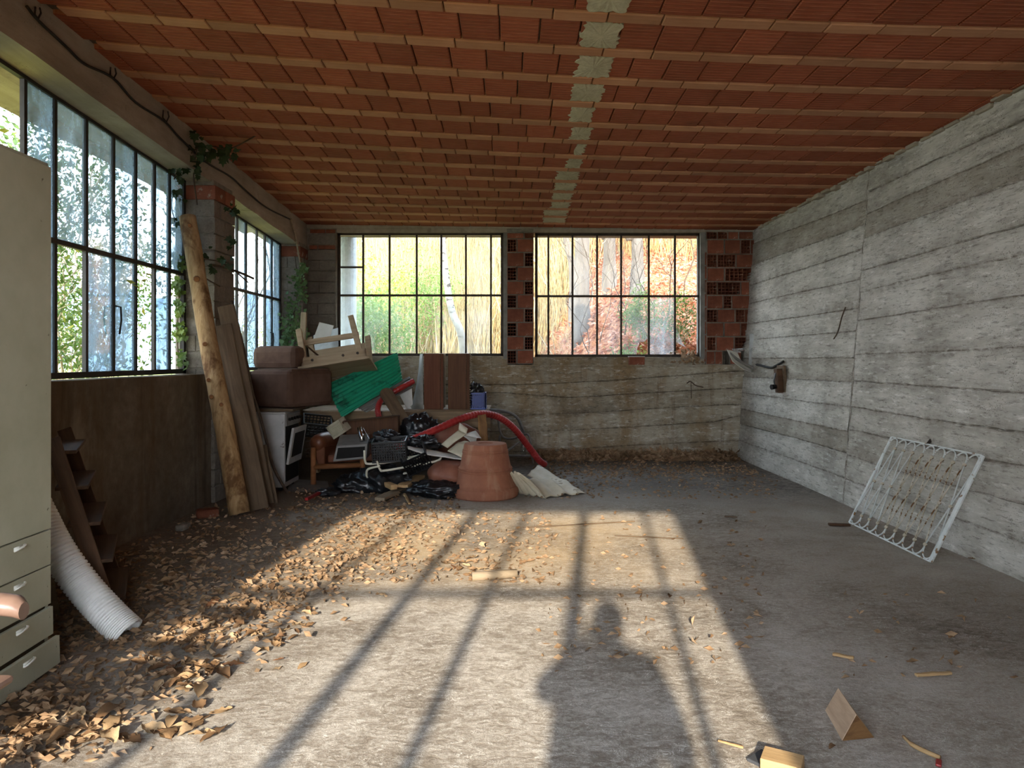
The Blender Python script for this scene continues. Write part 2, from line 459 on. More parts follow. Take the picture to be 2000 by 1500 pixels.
TONE = {}
def relief_strips(bld, lines, s0, s1, smin, smax, pos, ncol=60, seed=1, amp=0.006):
    """Board-marked concrete: strips between joint lines z(s), each a little proud or set back, with a rough joint between."""
    rnd = random.Random(seed)
    ss = [s0 + (s1 - s0) * i / ncol for i in range(ncol + 1)]
    rows = []; jv = []; tv = []
    L = [lambda s: smin] + lines + [lambda s: smax]
    for i in range(len(L) - 1):
        o = rnd.uniform(-amp, amp) if i else 0
        fin = rnd.choice([0.012, -0.014, -0.016, 0.008])
        g = 0.010
        top, mid1, mid2, bot, jn = [], [], [], [], []
        for s in ss:
            za, zb_ = L[i](s), L[i + 1](s)
            j1 = rnd.uniform(-.003, .003)
            bot.append(pos(s, za + g, o + j1)); mid1.append(pos(s, za + (zb_ - za) * .35, o + rnd.uniform(-.002, .002)))
            mid2.append(pos(s, za + (zb_ - za) * .7, o + rnd.uniform(-.002, .002))); top.append(pos(s, zb_ - g, o + rnd.uniform(-.003, .003)))
            jn.append(pos(s, zb_ + rnd.uniform(-.008, .008), o + fin * rnd.uniform(0.2, 1.3)))
        rows += [bot, mid1, mid2, top]; jv += [0.35, 0, 0, 0.35]; tn = rnd.random(); tv += [tn] * 4
        if i < len(L) - 2: rows.append(jn); jv.append(1.0); tv.append(tn)
    n0 = len(bld.v); bld.grid(rows)
    TONE.setdefault(id(bld), []).extend(q for q in tv for _ in ss)
    return n0, [j for j in jv for _ in ss]
def set_joint(o, vals, bl):
    tv = TONE[id(bl)]
    a = o.data.attributes.new('tone', 'FLOAT', 'POINT')
    a.data.foreach_set('value', tv + [0.5] * (len(o.data.vertices) - len(tv)))
    a = o.data.attributes.new('joint', 'FLOAT', 'POINT')
    a.data.foreach_set('value', vals + [0.0] * (len(o.data.vertices) - len(vals)))

def wr_hit(px, py):
    u = (px - HX) / F; v = (HY - py) / F
    d = (XR0 + LEAN * CAMZ) / (u - LEAN * v)
    return d, CAMZ + v * d
def line_fn(pts):
    q = sorted(wr_hit(*p) for p in pts)
    xs = [a for a, _ in q]; zs = [z for _, z in q]
    return lambda s: float(np.interp(s, xs, zs))
right_near = [[(1684, 380), (1750, 350)], [(1676, 426), (1834, 357), (1999, 282)], [(1672, 471), (1789, 427.5), (1912, 381), (1999, 349.5)],
    [(1664, 534), (1774, 504), (1870, 475), (1999, 439.5)], [(1660, 576), (1792, 543), (1918, 514.5), (1999, 496.5)], [(1654, 630), (1819, 605), (1999, 576.5)],
    [(1654, 692), (1774, 689), (1999, 678)], [(1696, 746), (1870, 758), (1999, 767)], [(1672, 795), (1825, 821), (1999, 845)],
    [(1672, 842), (1717, 851), (1928, 899), (2000, 912)], [(1673, 893), (1743, 917), (1840, 943), (2000, 985)], [(1662, 939), (1726, 963), (1850, 1005), (2000, 1062)]]
right_far = [[(1477, 474), (1600, 427.5), (1678, 396)], [(1477, 516), (1588, 475), (1669, 447)], [(1474, 555), (1570, 525), (1666, 492)], [(1474, 591), (1564, 570), (1657, 550)],
    [(1468, 632), (1564, 618.5), (1654, 605)], [(1486, 662), (1630, 650)], [(1477, 699.5), (1654, 698)], [(1474, 737), (1690, 747)], [(1453, 767), (1576, 785), (1672, 795.5)],
    [(1459, 800), (1564, 824), (1669, 845)], [(1447, 828.5), (1546, 854), (1669, 890)], [(1444, 860), (1537, 893), (1660, 938)]]
def xr(z): return XR0 + LEAN * z
bld = B()
def pos_r(s, z, o): return (xr(z) - o + 0.012 * math.sin(s * 1.7) , s, z)
SEAM = 7.42
n0, j0 = relief_strips(bld, [line_fn(p) for p in right_far[::-1]], SEAM + 0.012, 11.3, -0.02, 3.62, pos_r, 46, 3)
n1, j1 = relief_strips(bld, [line_fn(p) for p in right_near[::-1]], YF - 0.25, SEAM - 0.012, -0.02, 3.70, pos_r, 90, 4)
ns = len(bld.v)
rnd = random.Random(5)
seam_rows = []
for i in range(41):
    z = 3.6 * i / 40; k = rnd.uniform(-0.014, 0.016)
    seam_rows.append([pos_r(SEAM - 0.014, z, 0), pos_r(SEAM + rnd.uniform(-.006, .006), z, k), pos_r(SEAM + 0.014, z, 0)])
bld.grid(seam_rows); js = [0.3, 1.0, 0.3] * 41
bld.hexa([Vector(p) for p in ((xr(0) + .05, YF - .25, -.1), (xr(0) + .5, YF - .25, -.1), (xr(0) + .5, 11.3, -.1), (xr(0) + .05, 11.3, -.1), (xr(3.7) + .05, YF - .25, 3.75), (xr(3.7) + .5, YF - .25, 3.75), (xr(3.7) + .5, 11.3, 3.75), (xr(3.7) + .05, 11.3, 3.75))])
wall_right = bld.mk('wall_right', M_wall_r); set_joint(wall_right, j0 + j1 + js, bld)
tag(wall_right, 'pale grey board-marked concrete wall leaning slightly outward', kind='structure')

# back wall: concrete below, piers of brick and block above
def wb_line(pts):
    q = sorted(((px - HX) / F * YB, CAMZ - (py - HY) / F * YB) for px, py in pts)
    xs = [a for a, _ in q]; zs = [z for _, z in q]
    return lambda s: float(np.interp(s, xs, zs))
def bw(pts): return [(950 + x / 3.774, 680 + y / 3.774) for x, y in pts]
back_lines = [bw([(250, 270), (900, 240), (1830, 170)]), bw([(150, 330), (620, 365), (1090, 335), (1820, 295)]), bw([(250, 495), (850, 470), (1300, 440), (1820, 415)]),
    bw([(320, 615), (1000, 585), (1700, 540), (1830, 500)]), bw([(330, 760), (1080, 715), (1800, 680)])]
bld = B()
n0, j0 = relief_strips(bld, [wb_line(p) for p in back_lines[::-1]], -3.45, 3.7, -0.02, 1.41, lambda s, z, o: (s, YB - o, z), 80, 9)
bld.box(-3.5, YB + 0.02, -0.1, 3.9, 11.3, 1.41)
wall_back = bld.mk('wall_back', M_wall_b); set_joint(wall_back, j0, bld)
tag(wall_back, 'low stained concrete wall under the back windows', kind='structure')

BED = B()
def brick_box(parent, x0, x1, z0, z1, y0=10.925, dep=0.12, mat=None, name='brick'):
    g = 0.004; j = random.uniform(-.006, .006)
    b = B().box(x0 + g, y0 + j, z0 + g, x1 - g, y0 + dep, z1 - g)
    BED.box(x0 - .006, y0 + .014, z0 - .008, x1 + .006, y0 + .25, z1 + .008)
    return b.mk(name, mat or M_brick, parent, bevel=0.004)
def hollow_box(parent, x0, x1, z0, z1, nx=3, nz=4, y0=10.925, dep=0.26):
    g = 0.004; w = 0.006; j = random.uniform(-.006, .004); yy = y0 + j
    x0 += g; x1 -= g; z0 += g; z1 -= g
    b = B()
    for i in range(nx + 1):
        cx = x0 + (x1 - x0 - w) * i / nx; b.box(cx, yy, z0, cx + w, y0 + dep, z1)
    for i in range(nz + 1):
        cz = z0 + (z1 - z0 - w) * i / nz; b.box(x0, yy + .001, cz, x1, y0 + dep, cz + w)
    for zz_ in (z0 - .009, z1 - .001): BED.box(x0 - .006, y0 + .014, zz_, x1 + .006, y0 + .25, zz_ + .010)
    for xx_ in (x0 - .009, x1 - .001): BED.box(xx_, y0 + .014, z0, xx_ + .010, y0 + .25, z1)
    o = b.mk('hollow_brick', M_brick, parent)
    B().box(x0, y0 + dep - 0.03, z0, x1, y0 + dep, z1).mk('hole_shade_plate', M_hole_shade, o)  # dark plate closing the holes, their shade painted into its colour
    return o
def zpx(py, d=10.92): return CAMZ - (py - HY) / F * d
def xpx(px, d=10.92): return (px - HX) / F * d
core = B()
core.box(xpx(990), 11.19, 1.41, xpx(1042), 11.24, 3.56); core.box(xpx(990), 10.94, 3.44, xpx(1042), 11.24, 3.56)      # middle pier
core.box(xpx(1379), 11.19, 1.41, 3.72, 11.24, 3.56)           # right pier
core.box(-3.5, 10.94, 1.41, xpx(655), 11.24, 3.56)            # left pier
core.mk('mortar_core', M_mortar, wall_back)
rows = [(220, 262), (268, 368), (374, 482), (488, 592), (598, 700), (705, 806), (812, 916), (921, 1026), (1031, 1132), (1138, 1240)]
for i, (ya, yb) in enumerate(rows):
    za, zb_ = zpx(400 + yb / 4), zpx(400 + ya / 4)
    f = lambda q: xpx(580 + q / 4)
    if i % 2 == 0:
        brick_box(wall_back, f(1642), f(1772), za, zb_); hollow_box(wall_back, f(1778), f(1846), za, zb_)
    else:
        hollow_box(wall_back, f(1642), f(1714), za, zb_); brick_box(wall_back, f(1722), f(1846), za, zb_)
pier = [(55, 118, 'h0-90 h98-180 b188-275 b282-400'), (125, 245, 'b8-150 b160-290 h296-376 h384-420'), (250, 362, 'h5-88 H96-250 b260-408'), (368, 482, 'b8-152 H162-390'),
    (488, 600, 'h0-88 H96-292 b300-368'), (606, 718, 'b8-140 h148-216 b222-372'), (724, 836, 'h0-92 b96-244 h252-328 h332-362'), (842, 956, 'b4-146 b156-292 h298-352'),
    (962, 1080, 'h5-80 b86-236 h244-342'), (1086, 1196, 'b0-70 b76-138 b205-300')]
for ya, yb, spec in pier:
    za, zb_ = zpx(440 + yb / 4.41), zpx(440 + ya / 4.41)
    f = lambda q: xpx(1380 + q / 4.41)
    for it in spec.split():
        q0, q1 = map(float, it[1:].split('-'))
        if it[0] == 'b': brick_box(wall_back, f(q0), f(q1), za, zb_)
        else: hollow_box(wall_back, f(q0), f(q1), za, zb_, 3 if it[0] == 'h' else 6, 4 if yb - ya > 80 else 2)
# hollow faces on the reveal of the right pier
for k in range(8):
    z = 1.46 + k * 0.211
    b = B(); b.box(xpx(1379) - .006, 10.95, z, xpx(1379) + .02, 11.1, z + .19); b.mk('brick', M_brick, wall_back)
# left back pier of concrete blocks with two red brick courses
f = lambda q: xpx(580 + q / 4)
blk = [(190, 222, 'r', [(100, 220), (222, 290)]), (230, 308, 'c', [(85, 290)]), (314, 348, 'r', [(95, 160), (164, 290)]), (352, 432, 'c', [(85, 290)]), (436, 512, 'c', [(85, 176), (180, 290)]),
    (517, 598, 'c', [(85, 290)]), (602, 686, 'c', [(85, 176), (180, 290)]), (690, 768, 'c', [(85, 290)]), (773, 856, 'c', [(85, 160), (164, 290)]), (861, 940, 'c', [(85, 290)]), (945, 1025, 'c', [(85, 200), (204, 290)]), (1030, 1110, 'c', [(85, 290)]), (1115, 1230, 'c', [(85, 180), (184, 290)])]
for ya, yb, kind, segs in blk:
    za, zb_ = max(1.412, zpx(400 + yb / 4)), zpx(400 + ya / 4)
    for q0, q1 in segs:
        brick_box(wall_back, max(-3.12, f(q0)), f(q1) if q1 < 290 else xpx(655), za, zb_, 10.92, 0.2, M_brick if kind == 'r' else M_block, 'brick' if kind == 'r' else 'concrete_block')

BED.mk('mortar_bed', M_mortar, wall_back)['kind'] = 'stuff'
# left wall: low concrete, block piers, sloping beam on top
bld = B()
rowsL = []
rnd = random.Random(8)
for i in range(9):
    z = 1.345 * i / 8
    rowsL.append([(XL + rnd.uniform(-.004, .004) + 0.02 * math.sin(s * .9), s, z) for s in np.linspace(YF - .25, YB, 60)])
bld.grid([list(r) for r in rowsL])
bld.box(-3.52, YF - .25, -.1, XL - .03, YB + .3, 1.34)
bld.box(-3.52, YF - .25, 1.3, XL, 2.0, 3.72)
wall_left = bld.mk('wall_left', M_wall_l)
tag(wall_left, 'low dark damp concrete wall under the left windows', kind='structure')
B().box(-3.5, 7.45, 0, -3.10, 7.95, 3.36).mk('mortar_core', M_mortar, wall_left)
B().box(-3.5, 10.52, 1.34, -3.12, 10.93, 3.22).mk('mortar_core', M_mortar, wall_left)
def blocks(parent, y0, y1, x0, x1, z0, zt, step, split):
    z = z0; k = 0
    while z < zt - 0.03:
        zz = min(z + step, zt)
        red = zt - zz < 0.01 or abs(zt - zz - step) < 0.0
        ym = (y0 + y1) / 2; xm = (x0 + x1) / 2
        g = 0.006
        segs = [(x0, x1, y0, ym), (x0, x1, ym, y1)] if k % 2 == 0 else [(x0, xm, y0, y0 + (y1 - y0) * .28), (xm, x1, y0, y0 + (y1 - y0) * .28), (x0, x1, y0 + (y1 - y0) * .28, y1)]
        for (a, c, d, e) in segs:
            j = random.uniform(-.008, .006)
            bb = B().box(a, d + g, z + g, c + j, e - g, zz - g)
            bb.mk('brick' if red else 'concrete_block', M_brick if red else M_block, parent, bevel=0.006)
        z = zz; k += 1
blocks(wall_left, 7.43, 7.97, -3.48, -3.08, 0.0, zbeam(7.7) - .02, 0.175, 2)
blocks(wall_left, 10.50, 10.9, -3.48, -3.10, 1.345, zbeam(10.7) - .01, 0.165, 2)

beam = B()
sec = []
for s in np.linspace(YF - .3, YB + .05, 40):
    z0, z1 = zbeam(s), zc(XL, s) + .03
    k = rnd.uniform(-.006, .006)
    sec.append([(-3.55, s, z1), (-3.55, s, z0), (XL + k, s, z0 + rnd.uniform(-.006, .006)), (XL + rnd.uniform(-.004, .004), s, (z0 + z1) / 2), (XL + rnd.uniform(-.008, .008), s, z1)])
beam.grid(sec)
beam_o = beam.mk('trim_1', M_beam); tag(beam_o, 'sloping concrete beam over the left windows', kind='structure')
lint = B().box(-3.2, 10.96, 3.435, 3.75, 11.3, 3.62).box(-3.15, 10.93, 3.49, 3.75, 11.0, 3.62)
lint_o = lint.mk('trim_2', M_beam); tag(lint_o, 'thin concrete lintel over the back windows', kind='structure')
# curbs under the back windows
sill = B().box(xpx(655), 10.99, 1.405, xpx(992), 11.24, 1.545); sill_o = sill.mk('trim_3', M_wall_b, bevel=.01); tag(sill_o, 'rough concrete curb under the back window by the block corner', kind='structure')
sill = B().box(xpx(1040), 10.99, 1.405, xpx(1382), 11.24, 1.53); sill_o2 = sill.mk('trim_4', M_wall_b, bevel=.01); tag(sill_o2, 'rough concrete curb under the back window by the brick pier', kind='structure')
jb = B().box(xpx(983, 11), 10.985, 1.5, xpx(991, 11), 11.2, 3.44); tag(jb.mk('trim_5', M_jamb), 'grey cement jamb left of the middle brick pier', kind='structure')
jb = B().box(xpx(1367, 11), 10.96, 1.5, xpx(1380, 11), 11.2, 3.44); tag(jb.mk('trim_6', M_jamb), 'grey cement jamb left of the right brick pier', kind='structure')

# front wall behind the camera with a large glazed gate opening to the sun
fw = B()
FO0, FO1, FT = -2.55, 0.62, 3.06
fw.box(-3.6, YF - .25, -.1, FO0, YF, 4.6).box(FO1, YF - .25, -.1, 4.3, YF, 3.9).box(FO0, YF - .25, FT, FO1, YF, 4.5).box(FO0, YF - .25, -.1, FO1, YF, 0.25)
wall_front = fw.mk('wall_front', M_wall_b); tag(wall_front, 'concrete wall behind the viewer with a wide barred opening', kind='structure')
gt = B().box(FO0, YF - .14, .25, FO0 + .05, YF - .08, FT).box(FO1 - .05, YF - .14, .25, FO1, YF - .08, FT)
gt.box(FO0, YF - .14, .25, FO1, YF - .08, .31).box(FO0, YF - .14, FT - .05, FO1, YF - .08, FT)
gate = gt.mk('window_5', M_iron); tag(gate, 'iron window frame in the wall behind the viewer', kind='structure')
for x, w in ((0.30, .05), (-0.28, .10), (-0.84, .06), (-1.34, .09), (-1.92, .06)):
    B().box(x - w / 2, YF - .13, .3, x + w / 2, YF - .09, FT - .04).mk('mullion', M_iron, gate)
B().box(FO0, YF - .135, 2.08, FO1, YF - .085, 2.13).mk('transom', M_iron, gate)

# ------------------------------------------------------------------ windows
def window(name, label, axis, plane, us, z0, zt, zmid, mat, pane_of, extra=(), w=0.028, t=0.04, sash=None):
    def pt(u, z, o): return (u, plane + o, z) if axis == 'x' else (plane + o, u, z)
    def bar(b, ua, ub, za_a, zb_a, za_b=None, zb_b=None, dd=t):
        za_b = za_a if za_b is None else za_b; zb_b = zb_a if zb_b is None else zb_b
        b.hexa([Vector(pt(*q)) for q in ((ua, za_a, -dd / 2), (ub, za_b, -dd / 2), (ub, za_b, dd / 2), (ua, za_a, dd / 2), (ua, zb_a, -dd / 2), (ub, zb_b, -dd / 2), (ub, zb_b, dd / 2), (ua, zb_a, dd / 2))])
    u0, u1 = us[0], us[-1]
    b = B(); fw_ = w * 1.4
    bar(b, u0, u0 + fw_, z0, zt(u0)); bar(b, u1 - fw_, u1, z0, zt(u1)); bar(b, u0, u1, z0, z0 + fw_)
    bar(b, u0, u1, zt(u0) - fw_, zt(u0), zt(u1) - fw_, zt(u1))
    root = b.mk(name, mat); tag(root, label, kind='structure')
    for u in us[1:-1]:
        b = B(); bar(b, u - w / 2, u + w / 2, z0 + fw_, zt(u) - fw_, dd=t * .8); b.mk('mullion', mat, root)
    b = B(); bar(b, u0 + fw_, u1 - fw_, zmid - w * .55, zmid + w * .55); b.mk('transom', mat, root)
    for (ua, ub, z) in extra:
        b = B(); bar(b, ua, ub, z - w / 2, z + w / 2, dd=t * .7); b.mk('transom', mat, root)
    for i in range(len(us) - 1):
        for r in range(2):
            pm = pane_of(i, r)
            if pm is None: continue
            a, c = us[i] + .006, us[i + 1] - .006
            za, zb1, zb2 = (z0 + .01, zmid, zmid) if r == 0 else (zmid, zt(a) - .012, zt(c) - .012)
            b = B(); bar(b, a, c, za, zb1, za, zb2, dd=0.004); b.mk('pane', pm, root)
    return root
usA = [xpx(q, 11.05) for q in (660, 709.5, 761, 814, 862, 910, 959, 983)]
winA = window('window_3', 'back window beside the block corner, with a birch behind', 'x', 11.05, usA, 1.545, lambda u: 3.445, zpx(577, 11.05), M_iron_b,
    lambda i, r: {(0, 0): M_gl_dirty, (0, 1): M_gl_dirty, (1, 0): M_gl_mid, (2, 0): M_gl_mid, (5, 1): M_gl_mid, (5, 0): M_gl_mid, (6, 0): None}.get((i, r), M_gl_clear),
    extra=[(usA[0], usA[1], zpx(522, 11.05))])
usB = [xpx(q, 11.05) for q in (1045, 1071, 1118, 1166, 1213, 1267, 1318, 1368)]
winB = window('window_4', 'back window between the brick piers, with a leafy bank behind', 'x', 11.05, usB, 1.53, lambda u: 3.435, zpx(578.5, 11.05), M_iron_b,
    lambda i, r: {(6, 0): None, (5, 1): None, (6, 1): None, (4, 0): None, (1, 1): M_gl_clear, (6, 1): None, (5, 0): M_gl_dirty}.get((i, r), M_gl_mid))
def shard(root, pts, mat, d=11.05):
    B().prism([P(x, y, d) for x, y in pts], (0, .004, 0)).mk('pane', mat, root)
shard(winB, [(1214, 581), (1266, 581), (1266, 661), (1257, 668), (1250, 668), (1245, 680), (1243, 692), (1214, 696)], M_gl_mid)      # pane with a hole broken out
shard(winB, [(1319, 637), (1325, 650), (1333, 670), (1342, 680), (1320, 668)], M_gl_dirty)
shard(winB, [(1366, 610), (1373, 622), (1374, 640), (1367, 652), (1361, 665), (1358, 679), (1362, 645)], M_gl_dirty)
zw = lambda u: zbeam(u) + .02
usL1 = [4.0, 4.33, 4.66, 4.99, 5.32, 5.71, 6.10, 6.46, 6.80, 7.10, 7.43]
usL1 = [2.0 + .33 * k for k in range(6)] + usL1
def paneL1(i, r):
    k = i - 9
    if r == 0: return {0: M_gl_left, 1: None, 2: M_gl_left2, 3: M_gl_left2, 4: None, 5: M_gl_left2, 6: None}.get(k, M_gl_left)
    return {-1: None}.get(k, M_gl_left2 if k in (0, 3, 5, 6) else M_gl_left)
winL1 = window('window_1', 'near window of the left wall, dusty black-framed panes', 'y', -3.40, usL1, 1.35, zw, 2.375, M_iron, paneL1, w=.034)
usL2 = [7.97, 8.25, 8.55, 8.85, 9.15, 9.54, 9.85, 10.13, 10.50]
winL2 = window('window_2', 'far window of the left wall, behind the leaning log', 'y', -3.40, usL2, 1.35, zw, 2.36, M_iron,
    lambda i, r: (M_gl_mid if (i + r) % 4 else M_gl_left) if i < 6 else M_gl_left2, w=.03)
# window handles
for (w_, u, z) in ((winL1, 6.10, 1.83), (winL2, 10.0, 1.75)):
    b = B(); b.tube([(-3.375, u, z + .12), (-3.33, u, z + .11), (-3.325, u, z), (-3.34, u, z - .12)], .009, 6); b.mk('handle', M_iron, w_, smooth=True)

# ------------------------------------------------------------------ ceiling of clay tiles between ribs
bld = B(); rows = []
for s in np.linspace(-1.9, 12.0, 30):
    rows.append([(x, s, zc(x, s) + 0.035) for x in np.linspace(-3.56, 4.3, 20)])
n = len(bld.v); bld.grid(rows)
rows2 = [[(p[0], p[1], p[2] + .25) for p in r] for r in rows]
bld.grid([r[::-1] for r in rows2])
def strip(a, c): bld.grid([a, c])
strip(rows[0], rows2[0]); strip(rows[-1], rows2[-1]); strip([r[0] for r in rows], [r[0] for r in rows2]); strip([r[-1] for r in rows], [r[-1] for r in rows2])
ceiling = bld.mk('ceiling', M_slab); tag(ceiling, 'red clay tile ceiling with pale ribs sloping up to the left', kind='structure')
ev = B(); ev.hexa([Vector(p) for p in ((-4.5, -1.9, 3.88), (-3.5, -1.9, 4.0), (-3.5, 12.0, 3.68), (-4.5, 12.0, 3.60), (-4.5, -1.9, 4.02), (-3.5, -1.9, 4.3), (-3.5, 12.0, 3.85), (-4.5, 12.0, 3.74))])
tag(ev.mk('trim_7', M_beam), 'grey roof overhang outside the left windows', kind='structure')
RP, RW = 0.4807, 0.118
def ctile(w, d, h, mat, name):
    me = bpy.data.meshes.new(name); e = 0.006
    b = B().add([(-w / 2 + e, -d / 2 + e, 0), (w / 2 - e, -d / 2 + e, 0), (w / 2 - e, d / 2 - e, 0), (-w / 2 + e, d / 2 - e, 0),
                 (-w / 2, -d / 2, e), (w / 2, -d / 2, e), (w / 2, d / 2, e), (-w / 2, d / 2, e), (-w / 2, -d / 2, h), (w / 2, -d / 2, h), (w / 2, d / 2, h), (-w / 2, d / 2, h)],
                [(0, 3, 2, 1), (0, 1, 5, 4), (1, 2, 6, 5), (2, 3, 7, 6), (3, 0, 4, 7), (4, 5, 9, 8), (5, 6, 10, 9), (6, 7, 11, 10), (7, 4, 8, 11)])
    me.from_pydata(b.v, [], b.f); me.materials.append(mat); return me
T_tile = ctile(0.247, RP - RW - .008, .05, M_tile, 'hollow_tile')
T_rib = ctile(0.325, RW - .004, .05, M_rib, 'rib_tile')
tiles = []; ribs = []
for k in range(-10, 14):
    y = 4.35 + RP * k
    off = random.uniform(0, .3)
    x = XL + off - .3
    while x < xr(3.5) + .15:
        if k > -9 and x > XL - .05: ribs.append((x, y))
        x += 0.332
    y2 = y + RP / 2
    x = XL - random.uniform(0, .2)
    while x < xr(3.5) + .1:
        tiles.append((x + .125, y2)); x += 0.2535 + random.uniform(-.001, .003)
def cmat(x, y, dz, yaw=0.0):
    e = .05
    dx = (zc(x + e, y) - zc(x - e, y)) / (2 * e); dy = (zc(x, y + e) - zc(x, y - e)) / (2 * e)
    return Matrix.Translation((x, y, zc(x, y) + dz)) @ Matrix.Rotation(yaw, 4, 'Z') @ Matrix.Rotation(math.atan(dy), 4, 'X') @ Matrix.Rotation(-math.atan(dx), 4, 'Y')
def lay(spots, me, name, zlow, jit, limit=300):
    vis = [p for p in spots if p[1] > 3.9]; vis.sort(key=lambda p: p[1])
    single = vis[:limit]; sset = set(single)
    rest = [p for p in spots if p not in sset]
    for (x, y) in single:
        o = bpy.data.objects.new(name, me)
        place(o, cmat(x, y, zlow + random.uniform(-jit, jit), random.uniform(-.006, .006)), ceiling)
    if rest:
        v0 = [v.co.copy() for v in me.vertices]; f0 = [tuple(p.vertices) for p in me.polygons]; b = B()
        for (x, y) in rest:
            M = cmat(x, y, zlow + random.uniform(-jit, jit)); b.add([M @ v for v in v0], f0)
        o = b.mk(name + '_field', me.materials[0], ceiling, M=Matrix.Identity(4)); o['kind'] = 'stuff'
        # keep the pattern of the clay on the joined field too
lay(tiles, T_tile, 'hollow_tile', 0.0, .003)
lay(ribs, T_rib, 'rib_tile', -0.010, .002)
# rough concrete strip crossing the ceiling, one patch between each pair of ribs
for k in range(-2, 13):
    y0, y1 = 4.35 + RP * k + RW / 2, 4.35 + RP * (k + 1) - RW / 2
    yc = (y0 + y1) / 2
    xc_ = 0.565 + (yc - 4.2) * .014; hw = 0.115
    lo, hi = xc_ - hw, xc_ + hw
    if k == 3: lo += .02; hi -= .03
    if k == 4: lo += .06
    if k == 5: lo += .15; hi -= .02
    if k == 6: lo += .08
    if k >= 11: lo -= .08
    pts = []; n = 12
    for i in range(n): pts.append((lo + (hi - lo) * i / n, y0 + random.uniform(0, .015)))
    for i in range(n): pts.append((hi + random.uniform(-.015, .02), y0 + (y1 - y0) * i / n))
    for i in range(n): pts.append((hi - (hi - lo) * i / n, y1 - random.uniform(0, .02)))
    for i in range(n): pts.append((lo + random.uniform(-.025, .015), y1 - (y1 - y0) * i / n))
    low = [Vector((x, y, zc(x, y) - .006 + random.uniform(-.003, .003))) for x, y in pts]; N = len(low)
    cen = Vector((xc_, yc, zc(xc_, yc) - .012))
    b = B().add(low + [p + Vector((0, 0, .02)) for p in low] + [cen], [(i, (i + 1) % N, 2 * N) for i in range(N)] + [((i + 1) % N, i, N + i, N + (i + 1) % N) for i in range(N)])
    b.mk('concrete_patch', M_patch, ceiling)
# slivers of broken tile and mortar where the ceiling meets the right wall
for k in range(34):
    y = 3.9 + k * .2; x = xr(3.46) - .02
    b = B(); h = random.uniform(.015, .05)
    b.box(x - random.uniform(.01, .05), y, zc(x, y) - h, x + .1, y + random.uniform(.12, .2), zc(x, y) + .03)
    b.mk('mortar_lump', M_beam, ceiling, bevel=.008)
# ------------------------------------------------------------------ outside: terrain
def sm(a, b, x):
    t = min(1.0, max(0.0, (x - a) / (b - a))); return t * t * (3 - 2 * t)
def ht(x, y):
    n = noise.noise(Vector((x * .25, y * .25, 0))) * .35 + noise.noise(Vector((x * .9, y * .9, 3))) * .10
    left = -sm(-4.2, -22, x) * 7.0 if x < -4.2 else 0.0
    base = -0.25 + left
    back = max(0.0, y - 11.45)
    sl = 0.10 + 0.26 * sm(-14, -1.5, x)
    rt = sm(0.3, 2.4, x)
    lift = sm(10.9, 12.0, y) * (1.25 * sm(-5.5, -3.4, x) + 0.45 * rt)
    back2 = max(0.0, y - (11.45 + 5.0 * (1 - rt)))
    rise = sl * back2 + 0.30 * sm(-14, -4, x) * max(0.0, y - 20.0)
    w = sm(11.3, 14, y) + (0.25 if y < 11 else 0.25)
    return base + lift + rise + n * min(1, w) * (1.0 if y > 11.4 else .4)
M_ground = None
def ground_mat():
    t = NT('hillside_ground'); c = t.coord('World')
    sx = t.n('ShaderNodeSeparateXYZ'); t.l(c, sx.inputs[0])
    n = t.noise(c, 1.3, 6, 0.65); n2 = t.noise(c, 14, 4, 0.7)
    grass = t.ramp(n2, [(0.3, '#84752f'), (0.5, '#a8934a'), (0.7, '#c0ae70')])
    leaf = t.ramp(n2, [(0.3, '#5e3420'), (0.5, '#8d5636'), (0.7, '#b07e5c')])
    f = t.step(t.math('ADD', sx.outputs['X'], t.math('MULTIPLY', n, 3.0)), 0.6, 2.2)
    f2 = t.step(t.math('ADD', sx.outputs['X'], t.math('MULTIPLY', n, 3.0)), -3.5, -6.5)
    col = t.mix(f, grass, leaf); col = t.mix(f2, col, t.ramp(n, [(0.3, '#4d5a2a'), (0.7, '#98984f')]))
    return t.done(col, 0.95, t.bump(n2, 0.6, 0.05), 0.1)
M_ground = ground_mat()
xs = np.concatenate([np.linspace(-70, -12, 26)[:-1], np.linspace(-12, 10, 56), np.linspace(10, 45, 16)[1:]])
ys = np.concatenate([np.linspace(-40, 8, 20)[:-1], np.linspace(8, 26, 50), np.linspace(26, 90, 24)[1:]])
bld = B(); bld.grid([[(float(x), float(y), ht(float(x), float(y)) - (0.35 if (-3.8 < x < 4.2 and y < 11.4) else 0)) for x in xs] for y in ys])
ground = bld.mk('ground', M_ground, smooth=True, centre=False); tag(ground, 'grassy hillside rising behind the building', kind='structure')

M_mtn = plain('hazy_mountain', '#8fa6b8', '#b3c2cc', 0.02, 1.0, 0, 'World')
bld = B(); rows = []
for i, a in enumerate(np.linspace(math.radians(96), math.radians(168), 50)):
    r = 330; x, y = r * math.cos(a), r * math.sin(a)
    hgt = 28 + 26 * noise.noise(Vector((a * 4, 0, 0))) + 9 * noise.noise(Vector((a * 14, 2, 0)))
    rows.append([(x * .8, y * .8, -60), (x * .9, y * .9, hgt * .45), (x, y, hgt), (x * 1.1, y * 1.1, -60)])
bld.grid(rows)
mt = bld.mk('mountain_ridge', M_mtn, smooth=True); tag(mt, 'hazy blue mountain ridge far beyond the left windows', 'mountain')

